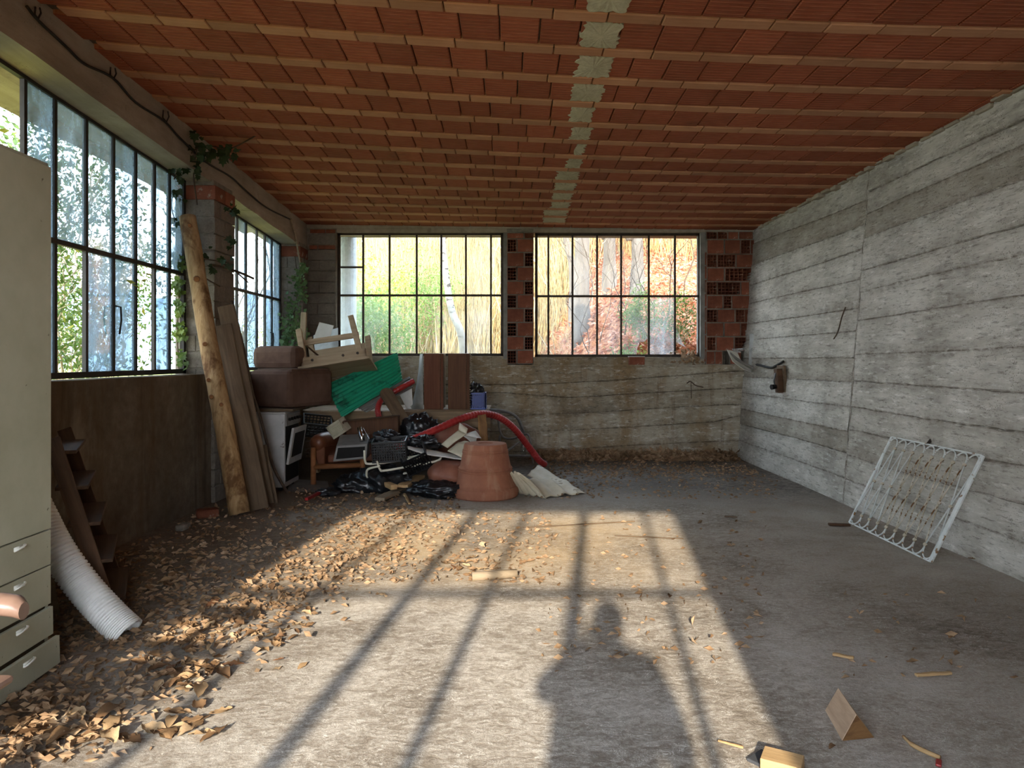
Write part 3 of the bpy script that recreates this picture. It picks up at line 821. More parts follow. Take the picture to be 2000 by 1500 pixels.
# ------------------------------------------------------------------ outside: plants
def leafcol(name, cols, trans=0.35, rough=0.6):
    t = NT(name); c = t.coord('World')
    n = t.noise(c, 9.0, 3, 0.6); n = t.math('ADD', t.math('MULTIPLY', n, .6), t.math('MULTIPLY', t.noise(c, 1.1, 3, .6), .4))
    k = len(cols); col = t.ramp(n, [(0.32 + 0.36 * i / max(1, k - 1), q) for i, q in enumerate(cols)])
    d = t.n('ShaderNodeBsdfPrincipled'); t.l(col, d.inputs['Base Color']); d.inputs['Roughness'].default_value = rough; d.inputs['Specular IOR Level'].default_value = .3
    tl = t.n('ShaderNodeBsdfTranslucent'); t.l(col, tl.inputs[0])
    m = t.n('ShaderNodeMixShader'); m.inputs[0].default_value = trans; t.l(d.outputs[0], m.inputs[1]); t.l(tl.outputs[0], m.inputs[2])
    t.l(m.outputs[0], t.out.inputs['Surface'])
    return t.m
M_lf_ever = leafcol('evergreen_leaves', ['#2e3d1c', '#4f652b', '#7f8f40'])
M_lf_yel = leafcol('yellowing_leaves', ['#5a6a26', '#8c8f34', '#b3a64c'])
M_lf_grn = leafcol('green_shrub_leaves', ['#4a6429', '#6f883d', '#98a45c'])
M_lf_ivy = leafcol('ivy_leaves', ['#35492a', '#55703f', '#7d9260'], .2)
M_lf_ivyd = leafcol('dark_ivy_leaves', ['#18220f', '#26361a', '#3c4d27'], .2)
M_straw = leafcol('dry_straw', ['#8a6a3a', '#b08f56', '#cdb683'], .25)
M_brush = leafcol('dry_brush', ['#86704c', '#ab9264', '#cfba90'], .2)
M_litter = leafcol('leaf_litter', ['#6d3a22', '#9c5c3c', '#bd8464', '#ccaa94'], .2)
M_bark = plain('grey_bark', '#574d44', '#786d62', 5, 0.9, 0.6, stretch=(1, 1, .25), fine=22, dist=.03)
M_twig = plain('dark_twig', '#3b2f26', '#5c4c3d', 12, 0.9, 0.3)
M_stem = plain('pale_stem', '#8a7a5f', '#b9a98a', 9, 0.9, 0.3)
def birch_mat():
    t = NT('birch_bark'); c = t.coord('Object'); n = t.noise(t.mapping(c, (2.5, 2.5, 7)), 2.2, 4, 0.6)
    col = t.mix(t.step(n, 0.56, 0.62), t.ramp(t.noise(c, 3, 4), [(0.3, '#6d6558'), (0.7, '#8a8276')]), '#3a332c')
    return t.done(col, 0.8, t.bump(n, .3, .01))
M_birch = birch_mat()

def leaf_cloud(cen, rad, n, size, seed, shape='ball', aspect=0.45):
    """n small folded leaves scattered in an ellipsoid: arrays of vertices and faces."""
    r = np.random.RandomState(seed); cen = np.array(cen); rad = np.array(rad)
    u = r.normal(size=(n, 3)); u /= np.linalg.norm(u, axis=1)[:, None]
    p = cen + u * rad * (r.rand(n, 1) ** 0.45)
    return leaves_at(p, size, r, aspect)
def leaves_at(p, size, r, aspect=0.45, flat=0.0):
    n = len(p)
    d = r.normal(size=(n, 3)); d[:, 2] = d[:, 2] * (1 - flat) - .3 * (1 - flat); d /= np.linalg.norm(d, axis=1)[:, None]
    a = r.normal(size=(n, 3)); a[:, 2] *= (1 - flat)
    w = np.cross(d, a); w /= np.linalg.norm(w, axis=1)[:, None] + 1e-9
    nn = np.cross(d, w)
    s = size * (0.6 + 0.8 * r.rand(n, 1)); h = s * aspect / 2
    fold = nn * s * 0.12
    v = np.stack([p, p + d * s * .5 + w * h + fold, p + d * s, p + d * s * .5 - w * h + fold], 1).reshape(-1, 3)
    i = np.arange(n)[:, None] * 4
    f = np.concatenate([i + np.array([[0, 1, 2]]), i + np.array([[0, 2, 3]])], 0)
    return v, f
def join_arrays(parts):
    vs, fs, n = [], [], 0
    for v, f in parts:
        vs.append(v); fs.append(f + n); n += len(v)
    return np.concatenate(vs), np.concatenate(fs)
def branchy(b, base, tip, r0, rnd, nb=6, depth=2, bend=.12, blen=.45):
    """A bent stem with side branches; returns branch tips."""
    base = Vector(base); tip = Vector(tip); L = (tip - base).length
    pts = [base + (tip - base) * (i / 6) + Vector((rnd.uniform(-1, 1), rnd.uniform(-1, 1), rnd.uniform(-.3, .3))) * L * bend * .5 * (i > 0) for i in range(7)]
    pts = spline(pts, 2); m = len(pts)
    b.tube(pts, [r0 * (1 - .75 * i / (m - 1)) for i in range(m)], 6 if r0 > .02 else 4, cap=False)
    out = [pts[-1]]
    if depth:
        for k in range(nb):
            i = int(m * rnd.uniform(.3, .95)); q = pts[min(i, m - 1)]
            d = (pts[min(i + 1, m - 1)] - pts[max(i - 1, 0)]).normalized()
            d = (d + Vector((rnd.gauss(0, .6), rnd.gauss(0, .6), rnd.gauss(.15, .4)))).normalized()
            out += branchy(b, q, q + d * L * blen * rnd.uniform(.5, 1.1), max(.003, r0 * .42), rnd, max(2, nb - 2), depth - 1, bend, blen)
    else: out += pts[m // 2::3]
    return out
def shrub(name, label, loc, h, spread, nst, mat_l, nleaf, lsize, seed, cat='shrub', group=None, mat_s=None, r0=.022, depth=1, nb=5, jitter=.18):
    rnd = random.Random(seed); loc = Vector(loc)
    root = thing(name, loc, label, cat, group); tips = []
    b = B()
    for k in range(nst):
        a = rnd.uniform(0, 6.28); s0 = spread * .25 * rnd.random(); s1 = spread * rnd.uniform(.4, 1)
        p0 = loc + Vector((math.cos(a) * s0, math.sin(a) * s0, -.1)); p1 = loc + Vector((math.cos(a) * s1, math.sin(a) * s1, h * rnd.uniform(.7, 1)))
        tips += branchy(b, p0, p1, r0 * rnd.uniform(.6, 1.2), rnd, nb, depth)
    st = b.mk('stem', mat_s or M_stem, root, M=Matrix.Translation(loc) if False else None, smooth=True); st['kind'] = 'stuff'
    if nleaf:
        r = np.random.RandomState(seed); tp = np.array([tuple(t) for t in tips])
        p = tp[r.randint(0, len(tp), nleaf)] + r.normal(size=(nleaf, 3)) * jitter
        v, f = leaves_at(p, lsize, r, .42)
        o = pydata('foliage', v - np.array(loc), f, mat_l, root, M=Matrix.Translation(loc)); o['kind'] = 'stuff'
    return root

# beyond the left windows
shr = [((-5.5, 7.6), 3.0, .7, 9, M_lf_ever, 4200, 'tall evergreen shrub close behind the near left window'),
       ((-5.7, 9.2), 3.0, .9, 10, M_lf_ever, 4200, 'evergreen shrub right of centre behind the near left window'),
       ((-5.4, 6.1), 3.0, .7, 8, M_lf_yel, 2600, 'yellowing shrub behind the left edge of the near left window'),
       ((-6.6, 11.2), 3.0, 1.0, 9, M_lf_ever, 3000, 'leafy stems behind the right end of the near left window'),
       ((-8.2, 12.6), 4.3, 1.5, 10, M_lf_ever, 4200, 'evergreen tree farther back behind the near left window'),
       ((-5.5, 1.6), 3.2, .7, 9, M_lf_ever, 3600, 'unseen evergreen shrub added outside near the viewer to block sun'),  # out of view, added to stop sun streaking through the left window
       ((-5.3, 3.7), 3.0, .6, 9, M_lf_yel, 3600, 'unseen yellowing shrub added outside near the cabinet to block sun'),  # also out of view, added as a sun blocker for the left window
       ((-5.4, -0.6), 3.4, .7, 9, M_lf_ever, 3600, 'unseen evergreen shrub added behind the viewer on the left to block sun')]  # unseen too, added to keep low sun off the left window
for i, ((x, y), h, sp, ns, ml, nl, lab) in enumerate(shr):
    z = ht(x, y)
    shrub('evergreen_shrub', lab, (x, y, z), h + 1.0 - z * .3, sp, ns, ml, nl, .085, 40 + i, 'shrub', 'shrubs beyond the left windows', jitter=.16)
shrub('yellow_bush', 'yellow-green bush behind the far left window', (-5.6, 15.8, ht(-5.6, 15.8)), 2.5, 1.0, 8, M_lf_yel, 2600, .07, 60, 'bush', jitter=.2)
shrub('bare_tree', 'thin bare branches behind the far left window', (-4.6, 12.4, ht(-4.6, 12.4)), 4.2, 1.1, 5, None, 0, .1, 61, 'tree', mat_s=M_twig, r0=.02, depth=2, nb=6)

# beyond the back windows
post = B(); post.lathe([(.155, -.2), (.155, 5.2)], 20, (xpx(678, 12.1), 12.1, 1.0))
tag(post.mk('concrete_post', plain('pale_post', '#a9b3ba', '#c6ced2', 5, .8, .1, 'World'), smooth=False), 'round pale blue-grey post behind the left pane of the back window', 'post')

def trunk(name, label, pts, rad, mat, cat='tree', nbr=5, seed=1, group=None, ground_base=True):
    rnd = random.Random(seed); p = spline(pts, 5); m = len(p); root = thing(name, pts[0], label, cat, group)
    b = B(); b.tube(p, [rad * (1.25 if i < 3 else 1.08 - .45 * i / m) for i in range(m)], 12); b.mk('trunk', mat, root, smooth=True)
    if nbr:
        b = B()
        for k in range(nbr):
            q = p[int(m * rnd.uniform(.35, .9))]
            branchy(b, q, q + Vector((rnd.uniform(-1.6, 1.6), rnd.uniform(-1, .6), rnd.uniform(.3, 1.3))), rad * .22, rnd, 4, 1)
        o = b.mk('branch', mat if mat != M_birch else M_twig, root, smooth=True); o['kind'] = 'stuff'
    return root
def onhill(px, d): 
    x = (px - HX) / F * d; return Vector((x, d, ht(x, d)))
q = onhill(912, 15.2)
trunk('birch_tree', 'slender white birch curving up behind the back window', [q - Vector((0, 0, .3)), P(902, 660, 15.0), P(884, 612, 15.1), P(874, 560, 15.2), P(866, 490, 15.3), P(862, 400, 15.4), P(866, 250, 15.5)], .085, M_birch, nbr=3, seed=5)
for i, (a, c, d, w, lab) in enumerate([(1136, 1137, 15.2, .17, 'thick pale trunk left of the row behind the right back window'), (1190, 1184, 15.9, .135, 'middle pale trunk of the row behind the right back window'),
        (1244, 1228, 14.8, .12, 'pale trunk right of the row behind the right back window'), (1118, 1104, 17.0, .085, 'thin leaning trunk behind the left panes of the right back window')]):
    q = onhill(a, d)
    trunk('tall_tree', lab, [q - Vector((0, 0, .3)), q + Vector((0, 0, 1.2)), P(c, 455, d), P(c - 6, 300, d), P(c - 12, 60, d)], w, M_bark, nbr=5, seed=20 + i, group='tall trees on the bank')
for i, (px, d, h, lab) in enumerate([(1285, 13.0, 2.6, 'bare twiggy sapling near the right end of the right back window'), (1160, 14.0, 3.2, 'bare twiggy sapling in front of the pale trunks'),
        (1095, 15.0, 3.6, 'bare sapling behind the left panes of the right back window'), (1335, 14.5, 3.0, 'bare sapling at the right jamb of the back window'), (950, 16.5, 4.4, 'bare sapling right of the birch'), (1225, 13.0, 2.0, 'low bare twiggy shrub below the right pale trunk')]):
    q = onhill(px, d)
    shrub('bare_sapling', lab, q, h, h * .32, 3, None, 0, .1, 70 + i, 'sapling', 'bare saplings on the bank', M_twig if i in (0, 1, 3, 5) else M_stem, .014, 2, 5)
def blades(pts, r, hmin, hmax, lean, wid, seed):
    """Thin upright three-sided stems: arrays."""
    n = len(pts); rr = np.random.RandomState(seed)
    h = hmin + (hmax - hmin) * rr.rand(n, 1); top = pts + np.concatenate([rr.normal(size=(n, 2)) * lean * h, h], 1)
    w = wid * (0.5 + rr.rand(n, 1)); a = rr.rand(n, 1) * 6.28; v = []
    for k in range(3):
        aa = a + 2.094 * k; v.append(pts + np.concatenate([np.cos(aa) * w, np.sin(aa) * w, np.zeros((n, 1))], 1))
    v.append(top); v = np.stack(v, 1).reshape(-1, 3); i = np.arange(n)[:, None] * 4
    f = np.concatenate([i + np.array([[0, 1, 3]]), i + np.array([[1, 2, 3]]), i + np.array([[2, 0, 3]])], 0)
    return v, f
def hill_pts(n, x0, x1, y0, y1, seed, cond=None):
    rr = np.random.RandomState(seed); out = []
    while len(out) < n:
        y = rr.uniform(y0, y1); x = rr.uniform(x0, x1) * y / 11
        if cond and not cond(x, y, rr): continue
        out.append((x, y, ht(x, y) - .03))
    return np.array(out)
v, f = blades(hill_pts(11000, -3.6, 1.2, 17.5, 32, 3), 1, 1.2, 3.6, .16, .012, 4)
tag(pydata('dry_brush', v, f, M_brush), 'tangle of tall dry brown stems on the hillside', 'brush', kind='stuff')
v, f = blades(hill_pts(3500, 0.4, 3.4, 18.5, 34, 8), 1, .8, 2.6, .2, .011, 5)
tag(pydata('dry_brush', v, f, M_straw), 'pale dry undergrowth between the tall trunks', 'brush', kind='stuff')
v, f = blades(hill_pts(16000, -3.4, 1.0, 11.8, 22, 5), 1, .12, .45, .45, .006, 6)
tag(pydata('meadow_grass', v, f, M_straw), 'yellow dry grass on the slope behind the building', 'grass', kind='stuff')
lp = hill_pts(12000, 0.15, 3.9, 11.55, 21, 6); lp[:, 2] += RS.rand(len(lp)) * .10
v, f = leaves_at(lp, .13, np.random.RandomState(9), .5, .55)
tag(pydata('leaf_litter', v, f, M_litter), 'orange fallen leaves covering the bank behind the right back window', 'leaves', kind='stuff')
for i, (px, d, h, sp, nl, ml, lab) in enumerate([(752, 13.6, 1.5, .75, 3600, M_lf_grn, 'feathery green bush behind the left back window'), (705, 15.5, 2.2, .9, 3000, M_lf_yel, 'yellow-green bush beside the pale post'),
        (815, 17.5, 2.4, 1.0, 3200, M_lf_grn, 'light green bush in the middle of the left back window'), (1268, 12.3, .75, .5, 1800, M_lf_grn, 'low green fern bush behind the right back window'), (1325, 12.2, .55, .3, 700, M_lf_ever, 'small dark green plant at the broken pane'), (1222, 11.9, .22, .3, 600, M_lf_grn, 'low mossy green plant behind the holed pane')]):
    q = onhill(px, d)
    shrub('green_bush', lab, q, h, sp, 8, ml, nl, .075 if h > 1 else .055, 90 + i, 'bush', 'green bushes on the slope', r0=.012, jitter=.16 if h > 1 else .08)
# ------------------------------------------------------------------ materials of the things
M_cab = plain('grey_green_laminate', '#a3a38c', '#b4b49e', 3, 0.55, 0.05, specks=('#5d5a48', 22, 0.70))
M_cab_edge = plain('cabinet_edge', '#4a4538', '#5d5748', 8, 0.8, 0.1)
M_white_pl = plain('white_plastic', '#d5d3c6', '#e4e2d6', 8, 0.45, 0.05)
M_hose_w = plain('white_corrugated_plastic', '#d9d6cf', '#efece6', 5, 0.4, 0.03)
M_wood_dk = wood('dark_ladder_wood', '#3d2a1c', '#604632')
M_wood_grey = wood('grey_weathered_wood', '#7b6a55', '#a8977e', knots='#4d3a28')
M_wood_plank = wood('brown_weathered_plank', '#4d3e30', '#74604a', knots='#b08049')
M_wood_pale = wood('pale_fresh_wood', '#a8865a', '#c6a67a')
M_wood_table = wood('pale_table_wood', '#8d7860', '#b09c80')
M_wood_bench = wood('bench_wood', '#6d5a45', '#957d61')
M_veneer = wood('red_brown_veneer', '#5d3828', '#744a36', along=2, bump=.1)
M_veneer2 = wood('brown_veneer', '#54392a', '#6d4b35', along=2, bump=.1)
M_rot = wood('rotten_wood', '#583a22', '#8c6840', knots='#3c2615', bump=.9)
def log_mat():
    t = NT('peeled_log'); c = t.coord('Object'); m = t.mapping(c, (1, 1, .12))
    n = t.noise(m, 16, 6, .65, .5); col = t.ramp(n, [(.28, '#6d5236'), (.5, '#a08058'), (.75, '#c0a27a')])
    pt = t.noise(t.mapping(c, (1, 1, .5)), 3.2, 5, .7, .4); col = t.mix(t.math('MULTIPLY', t.step(pt, .50, .60), .85), col, '#5b3a1e')
    k = t.voro(t.mapping(c, (1, 1, .6)), 4.0); col = t.mix(t.step(k, .14, .09), col, '#4a2f18')
    return t.done(col, .8, t.bump(t.math('ADD', t.noise(m, 50, 5, .7), t.math('MULTIPLY', pt, 1.5)), .5, .012), .2)
M_log = log_mat()
M_enamel = plain('white_enamel', '#a09e9a', '#bab8b5', 4, 0.35, 0.03, specks=('#5a4a3c', 9, 0.66))
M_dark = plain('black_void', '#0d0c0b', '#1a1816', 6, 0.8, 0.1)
M_fab = NT('brown_sofa_fabric'); _c = M_fab.coord('Object'); _n = M_fab.noise(_c, 3, 5, .6); _k = M_fab.noise(_c, 160, 2, .5)
M_fab = M_fab.done(M_fab.ramp(_n, [(.3, '#4f3b31'), (.7, '#6e564a')]), .95, M_fab.bump(_k, .4, .003), .1)
M_leather = plain('brown_leather', '#5d3422', '#7a4a32', 6, 0.4, 0.25, fine=60)
M_leather_r = plain('red_brown_leather', '#764434', '#90604c', 5, 0.45, 0.2, fine=50)
M_armwood = wood('reddish_armchair_wood', '#7a4a2c', '#96643f', bump=.15)
M_green = NT('green_fibreglass'); _c = M_green.coord('Object')
_p = M_green.n('ShaderNodeBsdfPrincipled'); M_green.l(M_green.mix(M_green.step(M_green.noise(_c, 6, 6, .7), .55, .66), '#2fae8a', '#15352b'), _p.inputs['Base Color']); _p.inputs['Roughness'].default_value = .5
_t = M_green.n('ShaderNodeBsdfTranslucent'); _t.inputs[0].default_value = lin('#35c29c'); _x = M_green.n('ShaderNodeMixShader'); _x.inputs[0].default_value = .35
M_green.l(_p.outputs[0], _x.inputs[1]); M_green.l(_t.outputs[0], _x.inputs[2]); M_green.l(_x.outputs[0], M_green.out.inputs[0]); M_green = M_green.m
M_metal = plain('dull_grey_metal', '#7d7a74', '#9b9892', 6, 0.5, 0.1, metal=.4)
M_chrome = plain('chrome', '#c8c8cc', '#d8d8dc', 6, 0.18, 0, metal=1.0)
M_grey_pl = plain('grey_plastic', '#6f6c69', '#85827e', 5, 0.5, 0.05)
M_black_pl = plain('black_plastic', '#121214', '#1e1e20', 8, 0.4, 0.05, spec=.5)
M_blue_pl = plain('blue_plastic', '#16307d', '#2546a8', 8, 0.4, 0.05, spec=.5)
M_cream_pl = plain('cream_plastic', '#bdb49a', '#cfc7ae', 8, 0.5, 0.05)
M_bag = plain('black_bin_bag', '#0e0f12', '#1c1e22', 8, 0.28, 0.5, spec=.6, fine=14, dist=.02, specks=('#6d6a64', 14, .68))
M_red = NT('red_hose'); _c = M_red.coord('Object')
M_red = M_red.done(M_red.ramp(M_red.noise(_c, 8, 4, .6), [(.3, '#8f2323'), (.7, '#b03432')]), .4, None, .4)
M_cream = plain('cream_vinyl_sheet', '#b9ad90', '#d6ccb3', 3.5, 0.55, 0.15, specks=('#8d7d60', 6, .64))
M_pale_sheet = plain('pale_grey_sheet', '#bcb8ae', '#d3d0c8', 4, .6, .1)
M_tube_w = plain('cream_painted_tube', '#cfcab6', '#e2decb', 10, 0.4, 0.05, specks=('#8a6a45', 20, .68))
M_tube_g = plain('grey_tube', '#6e6b66', '#8b8883', 10, 0.5, 0.05, metal=.3)
M_pot = NT('terracotta_pot'); _c = M_pot.coord('Object'); _n = M_pot.noise(_c, 4, 6, .65); _d = M_pot.noise(M_pot.mapping(_c, (3, 3, .6)), 3, 5, .6)
M_pot = M_pot.done(M_pot.mix(M_pot.math('MULTIPLY', M_pot.step(_d, .55, .7), .5), M_pot.ramp(_n, [(.3, '#845340'), (.7, '#a06a50')]), '#b08a70'), .8, M_pot.bump(M_pot.noise(_c, 60, 4, .6), .25, .004), .25)
M_grille = plain('white_painted_iron', '#b9bdb8', '#d3d6d0', 9, 0.55, 0.15, specks=('#7d5a34', 16, .60))
M_grille_r = plain('rust_flecked_iron', '#a89a80', '#cfc8b6', 20, 0.6, 0.2, specks=('#6b4a26', 24, .52))
M_slate = plain('dark_slate', '#3c3d40', '#4d4e50', 8, .8, .2)
M_cable = plain('dark_cable', '#1d1b18', '#2d2a26', 12, .7, .1)
M_glass_b = NT('clear_bottle'); _g = M_glass_b.n('ShaderNodeBsdfTransparent'); _g.inputs[0].default_value = (.85, .88, .88, 1); _h = M_glass_b.n('ShaderNodeBsdfGlossy'); _h.inputs['Roughness'].default_value = .15
_x = M_glass_b.n('ShaderNodeMixShader'); _x.inputs[0].default_value = .18; M_glass_b.l(_g.outputs[0], _x.inputs[1]); M_glass_b.l(_h.outputs[0], _x.inputs[2]); M_glass_b.l(_x.outputs[0], M_glass_b.out.inputs[0]); M_glass_b = M_glass_b.m
M_cob = NT('cobweb'); _g = M_cob.n('ShaderNodeBsdfTransparent'); _h = M_cob.n('ShaderNodeBsdfDiffuse'); _h.inputs[0].default_value = (.8, .8, .8, 1)
_x = M_cob.n('ShaderNodeMixShader'); M_cob.l(M_cob.math('MULTIPLY', M_cob.step(M_cob.noise(M_cob.coord('World'), 12, 5, .7), .4, .75), .5), _x.inputs[0]); M_cob.l(_g.outputs[0], _x.inputs[1]); M_cob.l(_h.outputs[0], _x.inputs[2]); M_cob.l(_x.outputs[0], M_cob.out.inputs[0]); M_cob = M_cob.m

# ------------------------------------------------------------------ cabinet, chair, ladder and hose on the left
cab = thing('tall_cabinet', (-2.55, 3.27, 0), 'tall grey-green cabinet with drawers at the left edge', 'cabinet')
X0, X1, Y0, Y1 = -2.85, -2.27, 3.045, 3.5
B().box(X0, Y0, 0.0, X1, Y1, 2.44).mk('body', M_cab_edge, cab, bevel=.003)
B().box(X0, Y1 - .02, 0.0, X1 + .004, Y1 + .004, 2.45).mk('side_panel', M_cab, cab, bevel=.003)
B().box(X0, Y0 - .004, 2.435, X1 + .004, Y1 + .004, 2.455).mk('top_panel', M_cab, cab, bevel=.003)
B().box(X1, Y0, .675, X1 + .02, Y1, 2.435).mk('door', M_cab, cab, bevel=.002)
for i, (za, zb_, out, tip) in enumerate(((.50, .668, 0, 0), (.308, .494, 0, 0), (.156, .292, .012, .02), (.012, .148, .045, .03))):
    M = Matrix.Translation((X1 + out, (Y0 + Y1) / 2, za)) @ Matrix.Rotation(tip, 4, 'X')
    d_ = B().box(0, -.226, 0, .02, .226, zb_ - za).mk('drawer', M_cab, cab, M, bevel=.002)
    if out: B().box(-.4, -.21, .01, 0, .21, zb_ - za - .03).mk('drawer_box', M_wood_pale, d_, M)
    b = B(); pts = [(.02, -.034, zb_ - za - .040), (.034, -.024, zb_ - za - .032), (.038, 0, zb_ - za - .026), (.034, .024, zb_ - za - .022), (.02, .034, zb_ - za - .024)]
    b.tube(spline(pts, 3), [.005] * 13, 6); b.box(.018, -.036, zb_ - za - .040, .023, .036, zb_ - za - .022)
    b.mk('handle', M_white_pl, d_, M, smooth=True)

M_chair = plain('brown_plastic_chair', '#755c4e', '#8d7264', 6, .35, .08, spec=.5)
ch = thing('garden_chair', (-1.95, 2.2, 0), 'brown plastic garden chair cut off by the left edge', 'chair')
for yy in (1.93, 2.46):
    b = B(); rows = []
    for (x, z, w, t) in ((-2.45, .72, .05, .03), (-2.2, .685, .06, .03), (-1.9, .665, .075, .034), (-1.76, .66, .08, .036), (-1.70, .652, .07, .036), (-1.675, .635, .045, .03)):
        rows.append([(x, yy + w * math.cos(a) * .62, z + t * math.sin(a)) for a in np.linspace(0, 2 * math.pi, 13)])
    b.grid(rows); n = len(b.v); b.add(rows[-1][:-1], [tuple(range(12))]); b.mk('armrest', M_chair, ch, smooth=True)
    b = B(); b.tube([(-1.86, yy, .65), (-1.88, yy, .3), (-1.86, yy, 0)], [.03, .026, .03], 8); b.mk('leg', M_chair, ch, smooth=True)
    b = B(); b.tube([(-2.42, yy, .71), (-2.46, yy, .4), (-2.50, yy, 0)], [.03, .026, .028], 8); b.mk('leg', M_chair, ch, smooth=True)
B().box(-2.42, 1.96, .40, -1.69, 2.44, .43).mk('seat', M_chair, ch, bevel=.014)
bk = B()
for k in range(6): bk.hexa([Vector(p) for p in ((-2.42, 1.98 + k * .08, .43), (-2.39, 1.98 + k * .08, .43), (-2.39, 2.03 + k * .08, .43), (-2.42, 2.03 + k * .08, .43), (-2.56, 1.98 + k * .08, .87), (-2.53, 1.98 + k * .08, .87), (-2.53, 2.03 + k * .08, .87), (-2.56, 2.03 + k * .08, .87))])
bk.hexa([Vector(p) for p in ((-2.57, 1.93, .86), (-2.52, 1.93, .86), (-2.52, 2.46, .86), (-2.57, 2.46, .86), (-2.59, 1.93, .92), (-2.54, 1.93, .92), (-2.54, 2.46, .92), (-2.59, 2.46, .92))])
bk.mk('backrest', M_chair, ch)

lad = thing('step_ladder', (-2.6, 4.5, 0), 'dark wooden step ladder leaning on the wall behind the cabinet', 'ladder')
R0, R1 = Vector((-2.58, 4.68, .02)), Vector((-3.06, 4.90, 1.02)); off = Vector((.30, -.60, 0))
for o_ in (Vector((0, 0, 0)), off):
    board('rail', R0 + o_, R1 + o_, .085, .024, M_wood_dk, lad, up=off.normalized())
for k in range(5):
    q = R0 + (R1 - R0) * (.10 + .205 * k)
    board('tread', q + Vector((.02, 0, 0)), q + off + Vector((.02, 0, 0)), .17, .022, M_wood_dk, lad)
pts = spline([P(40, 930, 4.05), P(78, 1010, 4.0), P(112, 1075, 3.96), P(165, 1148, 3.93), P(215, 1203, 3.9), P(250, 1236, 3.88)], 42)
b = B(); b.tube(pts, [.084 + .005 * (1 if (i // 2) % 2 else -1) for i in range(len(pts))], 22, cap=False)
b.tube([p for p in pts], [.076] * len(pts), 14, cap=False)
tag(b.mk('corrugated_pipe', M_hose_w, smooth=False), 'white corrugated plastic pipe lying beside the cabinet', 'pipe')
for k, p_ in enumerate([(120, 1235, .03), (105, 1180, .3)]): pass
tag(B().hexa([P(98, 1130, 4.15), P(106, 1130, 4.15), P(118, 1208, 4.14), P(99, 1214, 4.14), P(98, 1130, 4.18), P(106, 1130, 4.18), P(118, 1206, 4.17), P(99, 1212, 4.17)]).mk('board_offcut', M_wood_grey), 'small pale board standing between cabinet and pipe', 'board')

# ------------------------------------------------------------------ log and planks against the block pier
rnd = random.Random(3)
lp_ = [P(468, 1003, 6.82), P(450, 900, 6.88), P(432, 800, 6.93), P(414, 705, 7.0), P(394, 590, 7.1), P(379, 500, 7.2), P(366, 424, 7.26)]
pts = spline(lp_, 6); m = len(pts)
b = B(); b.tube(pts, [(.094 - .012 * i / m) * (1 + .07 * noise.noise(Vector((i * .35, 1, 0)))) for i in range(m)], 16)
for i in range(len(b.v)):
    v = Vector(b.v[i]); k = 1 + .10 * noise.noise(v * 5); c = pts[min(i // 16, m - 1)]; b.v[i] = tuple(c + (v - c) * k)
lg = b.mk('peeled_log', M_log, smooth=True); tag(lg, 'tall peeled log leaning against the block pier', 'log')
M_end = plain('cut_knot', '#6b4526', '#8a5c34', 20, .8, .3)
for (px, py, s) in ((384, 545, .034), (370, 440, .022), (400, 672, .026), (407, 742, .022), (413, 775, .024), (432, 790, .020)):
    q = min(pts, key=lambda t: abs(HY - (t.z - CAMZ) / t.y * F - py)); d = q.y - .105
    b = B(); b.tube([P(px, py, d + .03), P(px, py, d - .012)], [s, s * .75], 10); b.mk('knot', M_end, lg)
pa = board('plank', P(503, 996, 7.10), P(430, 636, 7.28), .215, .04, M_wood_plank, up=(.15, -1, .15), wob=.006); tag(pa, 'wide brown plank right beside the leaning log', 'plank', 'planks leaning on the pier')
pb = board('plank', P(520, 985, 7.36), P(441, 597, 7.385), .17, .035, M_wood_plank, up=(.15, -1, .15), wob=.005); tag(pb, 'taller dark plank behind the wide brown plank', 'plank', 'planks leaning on the pier')
pc = board('plank', P(535, 985, 7.45), P(512, 870, 7.55), .09, .03, M_wood_plank, up=(.1, -1, .1), wob=.004); tag(pc, 'short narrow plank at the foot of the leaning planks', 'plank', 'planks leaning on the pier')
b = B(); b.tube(spline([P(452, 588, 7.5), P(466, 640, 7.5), P(480, 700, 7.5), P(494, 770, 7.55), P(507, 810, 7.6), P(520, 860, 7.7), P(535, 915, 7.75), P(561, 962, 7.8)], 6), .016, 8)
tag(b.mk('bent_branch', M_twig, smooth=True), 'thin dark bent branch leaning right of the planks', 'branch')
b = B(); b.tube(spline([P(308, 737, 7.0), P(330, 745, 6.95), P(350, 775, 6.9), P(356, 815, 6.86), P(340, 837, 6.8), P(321, 837, 6.78)], 5), .007, 6)
tag(b.mk('bent_wire', M_iron, smooth=True), 'bent iron wire sticking out below the left sill', 'wire')
for k, (px, py, s, lab) in enumerate(((405, 1010, .10, 'broken brick lying at the foot of the log'), (357, 1035, .07, 'small dark rubble lump beside the left wall'))):
    q = G(px, py); b = B().box(-s, -s * .6, 0, s, s * .6, s * .8); o = b.mk('rubble', M_mortar if k else M_brick, M=Matrix.Translation(q) @ Matrix.Rotation(.5 + k, 4, 'Z'), bevel=.02); tag(o, lab, 'rubble')

